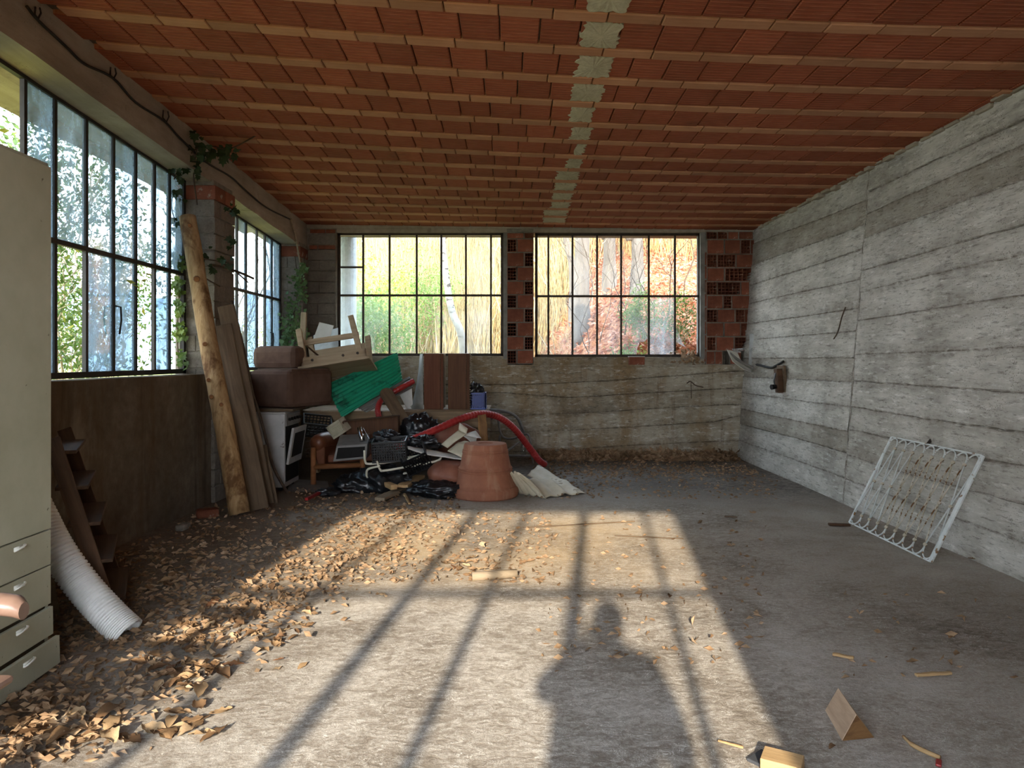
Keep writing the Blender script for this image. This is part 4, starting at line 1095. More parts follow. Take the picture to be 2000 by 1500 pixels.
# ------------------------------------------------------------------ bench, stove, sofa
bench = thing('work_bench', (-1.55, 9.8, 0), 'rough wooden bench along the back wall under the junk', 'bench')
for k in range(4): board('top_plank', (-2.75, 9.52 + k * .27, .81), (-.30, 9.52 + k * .27, .81), .25, .04, M_wood_bench, bench, wob=.004)
board('front_beam', (-2.70, 9.36, .715), (-.28, 9.36, .715), .10, .22, M_wood_bench, bench, wob=.006)
for x in (-2.6, -.42):
    for y in (9.5, 10.4): board('leg', (x, y, 0), (x, y, .79), .1, .1, M_wood_bench, bench)
st = thing('cooker', (-2.83, 8.4, 0), 'old white enamel cooker with its oven door ajar', 'cooker')
B().box(-3.08, 8.12, .04, -2.575, 8.66, .875).mk('body', M_enamel, st, bevel=.01)
B().box(-3.09, 8.11, .875, -2.565, 8.67, .895).mk('top_plate', M_enamel, st, bevel=.004)
cp = B().box(-2.575, 8.13, .74, -2.555, 8.65, .87).mk('control_panel', M_grey_pl, st)
for k in range(5):
    b = B(); b.tube([(-2.556, 8.2 + k * .1, .81), (-2.53, 8.2 + k * .1, .81)], .018, 10); b.mk('knob', M_dark, cp)
B().box(-2.58, 8.15, .1, -2.57, 8.63, .73).mk('oven_cavity', M_dark, st)
Md = Matrix.Translation((-2.568, 8.39, .30)) @ Matrix.Rotation(.16, 4, 'Y')
dr = B().box(0, -.25, 0, .03, .25, .42).mk('oven_door', M_enamel, st, Md, bevel=.005)
B().box(.03, -.19, .08, .034, .19, .36).mk('door_glass', M_dark, dr, Md)
for x in (-3.0, -2.64):
    for y in (8.18, 8.6): B().box(x - .02, y - .02, 0, x + .02, y + .02, .05).mk('foot', M_dark, st)
tag(board('flat_board', (-3.08, 8.42, .912), (-2.50, 8.42, .912), .50, .03, M_wood_plank), 'brown board lying on top of the white cooker', 'board')

so = thing('sofa_section', (-2.75, 8.72, .93), 'brown upholstered sofa section with low back on top of the cooker', 'sofa')
Ms = Matrix.Translation((-2.545, 8.22, .93)) @ Matrix.Rotation(math.radians(-24), 4, 'Z')
B().box(-.62, 0, 0, 0, .78, .44).mk('seat', M_fab, so, Ms, bevel=.05)
B().box(-.55, .05, .42, -.02, .75, .455).mk('seat_cushion', M_fab, so, Ms, bevel=.03)
Mb = Matrix.Translation((-2.60, 8.82, 1.37)) @ Matrix.Rotation(math.radians(-16), 4, 'Z')
B().box(-.64, -.10, 0, 0, .16, .29).mk('backrest', M_fab, so, Mb, bevel=.08)

# upside-down table
tb = thing('overturned_table', P(652, 730, 8.9), 'pale wooden table lying upside down with its legs in the air', 'table')
Mt = Matrix.Translation(P(652, 706, 8.85)) @ Matrix.Rotation(math.radians(-10), 4, 'Y') @ Matrix.Rotation(math.radians(-14), 4, 'X') @ Matrix.Rotation(math.radians(4), 4, 'Z')
B().box(-.44, -.02, -.035, .44, .62, 0).mk('table_top', M_wood_table, tb, Mt, bevel=.004)
B().box(-.40, .02, 0, .40, .045, .115).mk('apron', M_wood_table, tb, Mt, bevel=.003)
B().box(-.40, .55, 0, .40, .575, .33).mk('apron', M_wood_table, tb, Mt, bevel=.003)
B().box(-.40, .02, 0, -.375, .575, .115).mk('apron', M_wood_table, tb, Mt, bevel=.003)
B().box(.375, .02, 0, .40, .575, .115).mk('apron', M_wood_table, tb, Mt, bevel=.003)
for (x, y, h, lean) in ((-.37, .07, .50, -.03), (.33, .09, .58, -.07), (-.35, .53, .52, -.02), (.36, .53, .42, .02)):
    b = B(); w = .035
    b.hexa([Vector(p) for p in ((x - w, y - w, 0), (x + w, y - w, 0), (x + w, y + w, 0), (x - w, y + w, 0), (x - w + lean, y - w, h), (x + w + lean, y - w, h + .01), (x + w + lean, y + w, h - .02), (x - w + lean, y + w, h))])
    b.mk('leg', M_wood_table, tb, Mt, bevel=.006)
B().box(-.36, .085, .29, .33, .11, .36).mk('stretcher', M_wood_table, tb, Mt, bevel=.003)
B().box(-.36, .52, .26, .36, .545, .34).mk('stretcher', M_wood_table, tb, Mt, bevel=.003)
b = B(); b.tube([(-.37, .10, .33), (-.16, .3, .10)], .012, 6); b.mk('brace', M_wood_dk, tb, Mt)
for x in (-.26, .12, .30):
    b = B(); b.tube([(x, .022, .06), (x, -.004, .06)], [.012, .018], 8); b.mk('bolt', M_iron_b, tb, Mt)
gp = B().hexa([P(612, 655, 9.9), P(660, 640, 9.8), P(662, 700, 9.6), P(615, 705, 9.7), P(612, 655, 9.93), P(660, 640, 9.83), P(662, 700, 9.63), P(615, 705, 9.73)])
tag(gp.mk('metal_plate', M_metal), 'flat grey metal panel standing in the corner behind the table', 'panel')
gp = B().hexa([P(612, 662, 9.62), P(624, 629, 9.62), P(652, 636, 9.6), P(642, 668, 9.6), P(612, 662, 9.65), P(624, 629, 9.65), P(652, 636, 9.63), P(642, 668, 9.63)])
tag(gp.mk('white_box_lid', M_pale_sheet), 'tilted pale flat lid behind the overturned table legs', 'lid')
tag(board('wood_stub', P(590, 688, 9.4), P(594, 610, 9.4), .07, .05, M_wood_grey, up=(0, -1, 0)), 'grey wooden stake in front of the ivy corner', 'stake')

# green corrugated sheets
def corrug(name, A, Bp, C, D, nw, amp, mat, label, n=64):
    A, Bp, C, D = map(Vector, (A, Bp, C, D)); nn = (Bp - A).cross(D - A).normalized(); rows = []
    for i in range(9):
        s = i / 8; r = []
        for j in range(n + 1):
            t = j / n; p = A.lerp(Bp, s).lerp(D.lerp(C, s), t); r.append(p + nn * amp * math.sin(2 * math.pi * nw * t))
        rows.append(r)
    o = B().grid(rows).mk(name, mat, smooth=True, solid=.004); return tag(o, label, 'sheet')
corrug('corrugated_sheet', P(636, 752, 9.12), P(776, 688, 9.75), P(786, 742, 9.5), P(668, 816, 9.0), 9, .012, M_green, 'translucent green corrugated sheet leaning beside the sofa')
corrug('corrugated_sheet', P(690, 792, 9.25), P(800, 735, 9.75), P(806, 757, 9.65), P(716, 806, 9.25), 5, .010, M_metal, 'narrow grey-green corrugated strip below the green sheet')

# veneered drawer boxes standing on the bench
def drawerbox(label, x0, x1, mat, ridged=False):
    o = thing('drawer_unit', ((x0 + x1) / 2, 9.62, .832), label, 'drawer', 'upright drawers on the bench')
    B().box(x0, 9.50, .832, x1, 9.52, 1.57).mk('front_panel', mat, o, bevel=.003)
    B().box(x1 - .045, 9.485, .832, x1 - .035, 9.50, 1.57).mk('groove_strip', M_wood_dk, o)
    B().box(x0 + .01, 9.52, .84, x0 + .025, 9.86, 1.56).mk('side_panel', M_wood_grey, o)
    sp = B().box(x1 - .02, 9.52, .84, x1 - .005, 9.86, 1.56).mk('side_panel', M_wood_grey, o)
    B().box(x0 + .01, 9.52, 1.555, x1 - .005, 9.86, 1.575).mk('end_panel', M_pale_sheet, o)
    if ridged:
        for k in range(22): B().box(x1 - .006, 9.53, .86 + k * .032, x1 + .012, 9.84, .878 + k * .032).mk('ridge', M_wood_grey, sp)
drawerbox('red-brown veneered drawer standing upright left on the bench', xpx(828, 9.5), xpx(866, 9.5), M_veneer)
drawerbox('darker brown veneered drawer standing upright right on the bench', xpx(875, 9.5), xpx(917, 9.5), M_veneer2, True)
rows = []
for i in range(9):
    t = i / 8; z = t
    x = lambda a, b_: a + (b_ - a) * t
    rows.append([P(803 + 17 * t + 3 * math.sin(3 * t), 798 - 106 * t, 9.75), P(813 + 12 * t, 800 - 109 * t, 9.62), P(826, 800 - 110 * t, 9.53)])
tag(B().grid(rows).mk('curved_metal_sheet', M_metal, smooth=True, solid=.006), 'curved grey metal sheet leaning against the red-brown drawer', 'metal sheet')
tag(B().hexa([P(776, 762, 9.7), P(804, 752, 9.7), P(806, 790, 9.6), P(795, 800, 9.6), P(776, 762, 9.73), P(804, 752, 9.73), P(806, 790, 9.63), P(795, 800, 9.63)]).mk('white_sheet', M_pale_sheet), 'pale flat scrap sheet between the green sheets and drawers', 'sheet')

def crate(name, label, M, w, d, h, mat, nx=9, nz=5, floor_=True):
    o = bpy.data.objects.new(name, None); place(o, M); tag(o, label, 'crate')
    for (ux, uy, L, ox, oy) in ((1, 0, w, 0, 0), (1, 0, w, 0, d), (0, 1, d, 0, 0), (0, 1, d, w, 0)):
        b = B(); n = max(3, int(nx * L / w)); t = .006
        for i in range(n + 1):
            a = L * i / n; b.box(ox + ux * a - t, oy + uy * a - t, 0, ox + ux * a + t, oy + uy * a + t, h)
        for k in range(nz + 1):
            z = h * k / nz; tt = .012 if k in (0, nz) else .005
            b.box(ox - t, oy - t, z - tt, ox + ux * L + t, oy + uy * L + t, z + tt)
        b.mk('side_wall', mat, o, M)
    b = B()
    for i in range(8): b.box(0, d * i / 7 - .012, -.004, w, d * i / 7 + .012, .004)
    for i in range(8): b.box(w * i / 7 - .012, 0, -.004, w * i / 7 + .012, d, .004)
    b.mk('base', mat, o, M)
    return o
def at(p, rz=0, rx=0, ry=0): return Matrix.Translation(p) @ Matrix.Rotation(rz, 4, 'Z') @ Matrix.Rotation(rx, 4, 'X') @ Matrix.Rotation(ry, 4, 'Y')
crate('plastic_crate', 'small blue plastic crate on the bench beside the brown drawer', at(Vector((xpx(920, 9.5), 9.5, .84))), .19, .28, .2, M_blue_pl, 8, 5)
crate('plastic_crate', 'open black plastic crate perched on the junk pile', at(P(728, 903, 8.0), .06, .10, -.05), .37, .28, .21, M_black_pl, 14, 7)
crate('plastic_crate', 'black plastic crate tipped over behind the white tube frame', at(P(800, 930, 8.05), .3, .5, -.5), .28, .22, .2, M_black_pl, 9, 5)
crate('plastic_crate', 'cream slotted plastic crate tilted beside the dark drawer', at(P(652, 856, 8.75), -.2, .2, -.55), .19, .14, .15, M_cream_pl, 9, 4)
crate('wire_crate', 'dark wire crate in the shadow beside the cooker', at(P(590, 850, 8.95), .3, .35, .15), .34, .3, .16, M_iron, 8, 4)

# ------------------------------------------------------------------ bags, cushions, crumpled sheets
def blob(name, cen, rad, mat, label, cat, seed, amp=.25, freq=3.0, ridge=True, flat=True, n=28, group=None, parent=None):
    rows = []; cen = Vector(cen)
    for i in range(n + 1):
        th = math.pi * i / n; r = []
        for j in range(n * 2):
            ph = 2 * math.pi * j / (n * 2)
            d = Vector((math.sin(th) * math.cos(ph), math.sin(th) * math.sin(ph), math.cos(th)))
            k = noise.noise(d * freq * .7 + Vector((seed, 0, 0))) * amp
            if ridge: k += (abs(noise.noise(d * freq * 1.9 + Vector((0, seed, 0)))) - .2) * amp * 1.1 + (abs(noise.noise(d * freq * 4.2 + Vector((0, 0, seed)))) - .2) * amp * .5
            q = Vector((d.x * rad[0], d.y * rad[1], d.z * rad[2])) * (1 + k)
            if flat: q.z = max(q.z, -rad[2] * .75)
            r.append(cen + q)
        r.append(r[0]); rows.append(r)
    o = B().grid(rows).mk(name, mat, parent, smooth=True)
    return tag(o, label, cat, group) if parent is None else o
blob('bin_bag', P(745, 945, 8.25) + Vector((0, 0, .02)), (.33, .28, .19), M_bag, 'black bin bag under the white tube frame', 'bag', 1, group='black bin bags')
blob('bin_bag', P(690, 950, 8.2), (.22, .2, .12), M_bag, 'crumpled black bin bag left of the tube frame', 'bag', 2, .4, group='black bin bags')
blob('bin_bag', P(860, 955, 7.85), (.34, .22, .10), M_bag, 'flattened black bin bag left of the terracotta pot', 'bag', 3, .35, group='black bin bags')
blob('bin_bag', P(818, 845, 8.95), (.24, .2, .22), M_bag, 'peaked black bin bag behind the red hose', 'bag', 4, .26, group='black bin bags')
blob('bin_bag', P(822, 868, 8.35), (.20, .16, .10), M_bag, 'small black bag just below the red hose', 'bag', 5, .35, group='black bin bags')
blob('bin_bag', P(755, 858, 8.35), (.16, .12, .10), M_bag, 'black bag inside the open black crate', 'bag', 6, .35, group='black bin bags')
blob('bin_bag', P(928, 762, 9.62), (.09, .09, .09), M_bag, 'scrap of black bag in the blue crate', 'bag', 7, .5, group='black bin bags')
blob('glove', G(640, 968) + Vector((0, 0, .035)), (.12, .09, .05), M_bag, 'dark crumpled glove on the leaves left of the pile', 'glove', 8, .35)
tag(B().hexa([G(560, 960), G(645, 962), G(640, 940), G(570, 935), G(560, 960, .006), G(645, 962, .006), G(640, 940, .006), G(570, 935, .006)]).mk('floor_mat', M_metal), 'flat grey sheet on the floor before the cooker', 'sheet')

ac = thing('leather_armchair', (-2.15, 8.9, 0), 'brown leather armchair with wooden legs buried in the pile', 'armchair')
pts = spline([P(617, 868, 8.58), P(628, 862, 8.75), P(645, 858, 9.0), P(662, 852, 9.3)], 4)
b = B(); b.tube(pts, [.07, .095] + [.105] * (len(pts) - 3) + [.08], 14); b.mk('armrest', M_leather, ac, smooth=True)
B().hexa([P(608, 872, 8.6), P(634, 872, 8.6), P(634, 915, 8.62), P(622, 915, 8.62), P(620, 866, 9.3), P(672, 866, 9.3), P(668, 905, 9.3), P(640, 905, 9.3)]).mk('arm_panel', M_leather, ac, bevel=.02)
for (px, d) in ((612, 8.55), (708, 8.55)):
    b = B(); x = (px - HX) / F * d; b.tube([(x, d, 0), (x, d, .44)], .032, 12); b.mk('leg', M_armwood, ac, smooth=True)
b = B(); b.tube([P(613, 912, 8.55), P(706, 908, 8.55)], .032, 12); b.mk('rail', M_armwood, ac, smooth=True)
B().hexa([P(640, 905, 8.62), P(745, 900, 8.62), P(745, 880, 9.3), P(650, 882, 9.3), P(640, 890, 8.62), P(745, 886, 8.62), P(745, 866, 9.3), P(650, 868, 9.3)]).mk('seat', M_leather, ac, bevel=.02)

un = thing('metal_cabinet_shell', P(682, 900, 8.25), 'grey metal appliance shell with an open dark front', 'appliance')
c0 = [P(650, 902, 8.2), P(716, 896, 8.2), P(722, 890, 8.6), P(664, 894, 8.6), P(657, 871, 8.2), P(718, 867, 8.2), P(722, 846, 8.6), P(664, 849, 8.6)]
B().hexa(c0).mk('body', M_grey_pl, un, bevel=.01)
B().hexa([P(656, 897, 8.19), P(711, 892, 8.19), P(711, 892, 8.21), P(656, 897, 8.21), P(660, 875, 8.19), P(713, 872, 8.19), P(713, 872, 8.21), P(660, 875, 8.21)]).mk('front_opening', M_dark, un)
b = B(); b.tube([P(702, 836, 8.4), P(708, 862, 8.3)], .03, 16); tag(b.mk('chrome_tube', M_chrome, smooth=True), 'short shiny chrome tube on the grey appliance', 'tube')
b = B(); b.tube([P(710, 836, 8.3), P(722, 858, 8.2)], .007, 6); tag(b.mk('thin_rod', M_chrome), 'thin pale rod beside the chrome tube', 'rod')

dk = thing('dark_drawer', P(728, 850, 8.8), 'shallow dark brown wooden drawer standing on edge in the pile', 'drawer')
A_, B_, C_, D_ = P(674, 822, 8.85), P(780, 811, 8.85), P(780, 858, 8.85), P(676, 862, 8.85)
def slab(pts, dy, name, mat, parent): 
    o2 = Vector((0, dy, 0)); return B().hexa([pts[3], pts[2], pts[2] + o2, pts[3] + o2, pts[0], pts[1], pts[1] + o2, pts[0] + o2]).mk(name, mat, parent)
slab([A_, B_, C_, D_], .02, 'bottom_panel', M_veneer2, dk)
for p, q_, n_ in ((A_, B_, 'top_rail'), (A_, D_, 'side_rail'), (B_, C_, 'side_rail')): board(n_, p + Vector((0, -.06, 0)), q_ + Vector((0, -.06, 0)), .13, .014, M_wood_dk, dk, up=(0, 0, 1) if n_ == 'top_rail' else (1, 0, 0))

# crumpled sheets
def sheet(name, ctrl, mat, label, cat, seed, amp=.02, freq=6, n=7, solid=.004):
    """ctrl: grid of 3D points; smoothed and creased."""
    rows = [spline(r, n) for r in ctrl]; cols = list(zip(*rows)); cols = [spline(c, n) for c in cols]
    g = [list(r) for r in zip(*cols)]
    for i, r in enumerate(g):
        for j, p in enumerate(r):
            k = (abs(noise.noise(p * freq + Vector((seed, 0, 0)))) - .25) * amp * 2 + noise.noise(p * freq * 2.7) * amp * .5
            g[i][j] = p + Vector((0, -k, k)); g[i][j].z = max(g[i][j].z, .008)
    return tag(B().grid(g).mk(name, mat, smooth=True, solid=solid), label, cat)
def fold(label, quads, mat):
    """Stiff folded sheet of flat facets: each facet is four pixel/depth corners."""
    b = B()
    for q_ in quads:
        p = [P(*k) for k in q_]; n = 6
        rows = [[p[0].lerp(p[1], j / n).lerp(p[3].lerp(p[2], j / n), i / n) for j in range(n + 1)] for i in range(n + 1)]
        for i, r_ in enumerate(rows):
            for j, v in enumerate(r_): r_[j] = v + Vector((0, -1, .4)) * (.016 * math.sin(math.pi * i / n) + .010 * noise.noise(v * 14))
        b.grid(rows)
    return tag(b.mk('vinyl_sheet', mat, smooth=True, solid=.005), label, 'vinyl sheet')
fold('stiff cream strip of vinyl curling up in front of the red cushion', [[(862, 868, 8.35), (874, 875, 8.3), (911, 848, 8.4), (896, 840, 8.5)], [(896, 840, 8.5), (911, 848, 8.4), (914, 838, 8.5), (897, 825, 8.6)]], M_cream)
fold('folded cream vinyl sheet behind the terracotta pot', [[(874, 881, 8.2), (895, 864, 8.35), (926, 872, 8.25), (908, 897, 8.0)], [(895, 864, 8.35), (908, 861, 8.4), (932, 868, 8.35), (926, 872, 8.25)], [(926, 872, 8.25), (936, 866, 8.3), (950, 876, 8.25), (934, 890, 8.1)]], M_cream)
fold('bright white folded corner of vinyl above the pot', [[(903, 851, 8.42), (914, 858, 8.35), (928, 876, 8.25), (931, 856, 8.4)], [(903, 851, 8.42), (931, 856, 8.4), (940, 856, 8.4), (929, 841, 8.5)]], M_pale_sheet)
sheet('cardboard_sheet', [[P(795, 872, 8.1), P(825, 876, 8.15), P(865, 884, 8.2), P(905, 893, 8.25)], [P(797, 876, 8.0), P(828, 886, 8.0), P(866, 893, 8.0), P(905, 897, 8.0)]], M_pale_sheet, 'pale flat strip lying across the pile left of the pot', 'board', 4, .006, solid=.012)
def tarp(label, a0, a1, b0, b1, npl, amp, seed, lift=0.0, mat=None):
    """Pleated stiff sheet: folds run from edge a (a0-a1) to edge b (b0-b1)."""
    rr_ = random.Random(seed); g = []; n = npl * 8
    ph = [rr_.uniform(.5, 1.3) for _ in range(npl + 2)]
    for i in range(15):
        t = i / 14; r_ = []
        for j in range(n + 1):
            s_ = j / n; p = Vector(a0).lerp(Vector(a1), s_).lerp(Vector(b0).lerp(Vector(b1), s_), t)
            k = s_ * npl; w_ = abs((k % 1) - .5) * 2; h_ = (1 - w_ ** 1.6) * amp * ph[int(k)] * (.25 + .75 * math.sin(math.pi * min(1, t * .8 + .1))) + noise.noise(p * 6 + Vector((seed, 0, 0))) * amp * .35
            p = p + Vector((.25 * amp * math.sin(k * 6.28), 0, h_ + lift * (1 - t))); p.z = max(p.z, .006); r_.append(p)
        g.append(r_)
    return tag(B().grid(g).mk('vinyl_sheet', mat or M_cream, smooth=True, solid=.006), label, 'vinyl sheet')
tarp('folded cream vinyl sheet fanning out right beside the terracotta pot', G(996, 925, .26), G(1020, 930, .24), G(1016, 966), G(1068, 975), 4, .07, 1, .0)
tarp('flat cream vinyl sheet spread on the floor right of the folds', G(1030, 942, .12), G(1104, 941, .05), G(1060, 974), G(1144, 965), 3, .045, 2, .02)
tarp('upper flap of cream vinyl behind the folded sheet', G(1030, 934, .10), G(1054, 915, .14), G(1068, 952, .03), G(1112, 946, .03), 2, .03, 3, .04)
blob('leather_cushion', P(890, 858, 8.9), (.33, .16, .2), M_leather_r, 'red-brown leather cushion under the red hose', 'cushion', 11, .10, 2.4, False, False)
blob('leather_cushion', P(878, 926, 8.0) + Vector((0, .05, 0)), (.26, .26, .15), M_leather_r, 'orange-brown leather seat pad left of the pot', 'cushion', 12, .10, 2.0, False)
rp = board('rotten_plank', P(950, 880, 8.55), P(940, 812, 8.75), .10, .04, M_rot, up=(0, -1, 0), wob=.012); tag(rp, 'short rotten plank standing behind the pot', 'plank')
# rounded plank
b = B(); A_, C_ = P(797, 836, 8.9), P(752, 764, 9.2); M_, L_ = frame(A_, C_, Vector((.3, -1, .3)))
out = [(0, -.075), (L_ - .05, -.085)] + [(L_ - .05 + .09 * math.sin(t), -.085 * math.cos(t)) for t in np.linspace(.3, math.pi - .3, 8)] + [(L_ - .05, .085), (0, .075)]
b.prism([Vector((x, y, -.012)) for x, y in out], (0, 0, .024)); tag(b.mk('rounded_plank', M_wood_plank, M=M_, bevel=.004), 'grey plank with a rounded end leaning on the bench', 'plank')

# hoses
def hose(name, pts, r, mat, label, n=10, ridges=True, seg=12):
    q = spline(pts, n); b = B(); b.tube(q, [r * (1.05 if (ridges and i % 2) else .96 if ridges else 1) for i in range(len(q))], seg)
    return tag(b.mk(name, mat, smooth=not ridges), label, 'hose')
hose('red_hose', [P(772, 874, 8.3), P(800, 861, 8.35), P(850, 840, 8.5), P(900, 818, 8.75), P(940, 808, 9.0), P(975, 815, 9.2), P(1005, 838, 9.4), P(1035, 876, 9.55), P(1052, 898, 9.6), P(1064, 907, 9.7)], .044, M_red, 'thick red hose arching over the pile to the floor', 14)
hose('red_hose', [P(740, 815, 9.15), P(738, 797, 9.2), P(748, 778, 9.3), P(775, 762, 9.35), P(808, 744, 9.45)], .036, M_red, 'shorter red hose looping up behind the rounded plank', 10)
hose('red_hose', [P(752, 850, 8.5), P(765, 852, 8.45), P(776, 862, 8.4), P(790, 868, 8.35)], .03, M_red, 'end of red hose inside the black crate', 6)
hose('grey_conduit', [P(952, 800, 9.8), P(985, 803, 9.9), P(1010, 815, 10.0), P(1022, 840, 10.05), P(1025, 860, 10.1)], .018, M_tube_g, 'grey flexible conduit hanging off the bench end', 8, False, 8)

# tubular frames
tf = thing('tube_frame', P(780, 915, 8.0), 'folded white tubular metal frame lying on the bags', 'frame')
for pts in ([(712, 880), (713, 900), (722, 906), (770, 901), (820, 894)], [(736, 900), (742, 917), (752, 919), (800, 911), (850, 901), (861, 893), (852, 885), (800, 893), (744, 902)], [(742, 910), (720, 916), (716, 924), (718, 933), (726, 935), (765, 929), (804, 922)]):
    k = [P(x, y, 7.95 + .03 * i) for i, (x, y) in enumerate(pts)]
    b = B(); b.tube(spline(k, 5), .013, 8); b.mk('tube', M_tube_w, tf, smooth=True)
cf = thing('tubular_chair', (-.1, 10.3, 0), 'grey tubular chair frame against the back wall', 'chair')
def tubes(lst, parent, r, mat):
    for pts in lst:
        b = B(); b.tube(spline([P(*p) for p in pts], 6), r, 8); b.mk('frame_tube', mat, parent, smooth=True)
tubes([[(972, 815, 10.3), (980, 850, 10.3), (1000, 857, 10.2), (1028, 848, 10.0), (1036, 862, 9.95), (1041, 905, 10.0)], [(955, 822, 10.5), (978, 805, 10.5), (1005, 812, 10.5), (1018, 835, 10.5), (1022, 870, 10.5)], [(976, 850, 10.3), (976, 900, 10.3)], [(985, 885, 10.1), (1022, 858, 10.1)], [(970, 890, 10.0), (1036, 890, 9.95)]], cf, .016, M_tube_g)
bt = thing('plastic_bottle', P(1022, 889, 9.9), 'clear plastic bottle leaning by the chair frame', 'bottle')
b = B(); b.lathe([(.03, 0), (.038, .01), (.038, .13), (.034, .15), (.012, .185), (.012, .2)], 16); b.mk('body', M_glass_b, bt, M=Matrix.Translation(P(1022, 889, 9.9)), smooth=True)
b = B(); b.lathe([(.014, .2), (.014, .215)], 12); b.mk('cap', M_white_pl, bt, M=Matrix.Translation(P(1022, 889, 9.9)))

# terracotta pot, upside down
pot = thing('terracotta_pot', G(948, 968), 'large terracotta pot standing upside down on the floor', 'pot')
prof = [(.325, 0), (.340, .015), (.345, .06), (.335, .095), (.318, .11), (.318, .118), (.305, .135), (.300, .15), (.276, .27), (.282, .28), (.282, .29), (.274, .297), (.279, .305), (.279, .315), (.270, .322), (.262, .335), (.236, .47), (.240, .478), (.240, .486), (.233, .492), (.236, .50), (.236, .508), (.228, .515), (.222, .56), (.214, .575), (.08, .578), (.07, .565), (.03, .565)]
prof = [(r_ * 1.06, z_) for r_, z_ in prof]; pc_ = G(948, 968) + Vector((0, .0, 0))
B().lathe(prof, 56).mk('body', M_pot, pot, M=Matrix.Translation(pc_), smooth=False)
pot.children[0].data.polygons.foreach_set('use_smooth', [True] * len(pot.children[0].data.polygons))
es = pot.children[0].modifiers.new('edges', 'EDGE_SPLIT'); es.split_angle = math.radians(35)

# scraps of wood on the floor
for (name, a, c, w, t, mat, lab, zz) in (
    ('wood_scrap', (742, 975), (824, 936), .11, .03, M_wood_grey, 'split grey board lying before the bin bags', .04),
    ('wood_scrap', (786, 950), (820, 930), .13, .03, M_wood_pale, 'tan board end behind the split grey board', .10),
    ('wood_scrap', (737, 938), (770, 952), .07, .05, M_wood_pale, 'short orange wood stub by the tube frame', .10),
    ('wood_scrap', (640, 955), (598, 975), .03, .03, M_red, 'thin red wooden handle on the leaves', .04),
    ('wood_scrap', (790, 965), (800, 984), .025, .02, M_wood_pale, 'tiny pale stick left of the flattened bag', .02),
    ('wood_scrap', (1626, 1277), (1668, 1285), .022, .014, M_wood_pale, 'thin wood splinter above the wedge on the bare floor', .01),
    ('wood_scrap', (1788, 1318), (1858, 1314), .022, .014, M_wood_pale, 'thin wood splinter right of the wedge on the bare floor', .01),
    ('wood_scrap', (1402, 1446), (1452, 1460), .012, .008, M_wood_pale, 'thin pale splinter left of the slate at the bottom edge', .008),
    ('wood_scrap', (1415, 1008), (1440, 1010), .02, .012, M_wood_plank, 'small brown stick lying beyond the sunlit patch', .01),
    ('wood_scrap', (1030, 1030), (1240, 1018), .012, .010, M_wood_plank, 'long thin twig across the sunlit sawdust', .008),
    ('wood_scrap', (1200, 1046), (1335, 1052), .012, .010, M_wood_plank, 'thin twig near the far right of the sunlit patch', .008),
    ('wood_scrap', (1660, 1025), (1618, 1024), .04, .02, M_wood_dk, 'dark broken stick at the foot of the grille', .012)):
    tag(board(name, G(*a, zz), G(*c, zz), w, t, mat, wob=min(w, t) * .15), lab, 'wood', 'wood scraps on the floor')
b = B(); b.tube([G(922, 1126, .03), G(1009, 1120, .03)], .03, 12); tag(b.mk('round_stick', M_wood_grey, smooth=True), 'short round grey stick in the sunlit leaves', 'stick')
b = B(); b.tube(spline([G(1764, 1438, .012), G(1780, 1453, .012), G(1802, 1465, .012), G(1836, 1480, .012)], 4), [.006] * 4 + [.009] * 9, 6); tag(b.mk('curved_stick', M_wood_pale, smooth=True), 'thin curved pale stick right of the wood wedge', 'stick')
tag(board('red_chip', G(1834, 1484, .008), G(1833, 1496, .008), .02, .01, M_red), 'small red chip at the end of the curved stick', 'chip')
wd = B(); near = [Vector((1.295, 2.815, 0)), Vector((1.435, 2.84, 0)), Vector((1.36, 2.83, .098))]; far = [Vector((1.335, 3.06, 0)), Vector((1.435, 3.07, 0)), Vector((1.385, 3.045, .105))]
wd.add(near + far, [(0, 2, 1), (3, 4, 5), (0, 1, 4, 3), (1, 2, 5, 4), (2, 0, 3, 5)]); wdo = wd.mk('firewood_wedge', wood('weathered_split_wood', '#9d8168', '#c2a68a', along=1), bevel=.003); tag(wdo, 'split wedge of firewood standing on the floor at right', 'firewood')
B().prism([near[0] + Vector((.004, -.004, .002)), near[1] + Vector((-.002, -.004, .002)), near[2] + Vector((0, -.004, -.004))], (0, .006, 0)).mk('end_grain', M_rot, wdo)
tag(B().box(-.07, -.05, 0, .07, .05, .045).mk('wood_offcut', M_wood_pale, M=Matrix.Translation(G(1528, 1502, 0)) @ Matrix.Rotation(-.5, 4, 'Z'), bevel=.003), 'pale wood block at the bottom edge of the picture', 'wood block')
tag(B().box(-.05, -.035, 0, .05, .035, .012).mk('slate_piece', M_slate, M=Matrix.Translation(G(1489, 1485, 0)) @ Matrix.Rotation(.7, 4, 'Z'), bevel=.003), 'dark grey slate piece beside the pale wood block', 'slate')

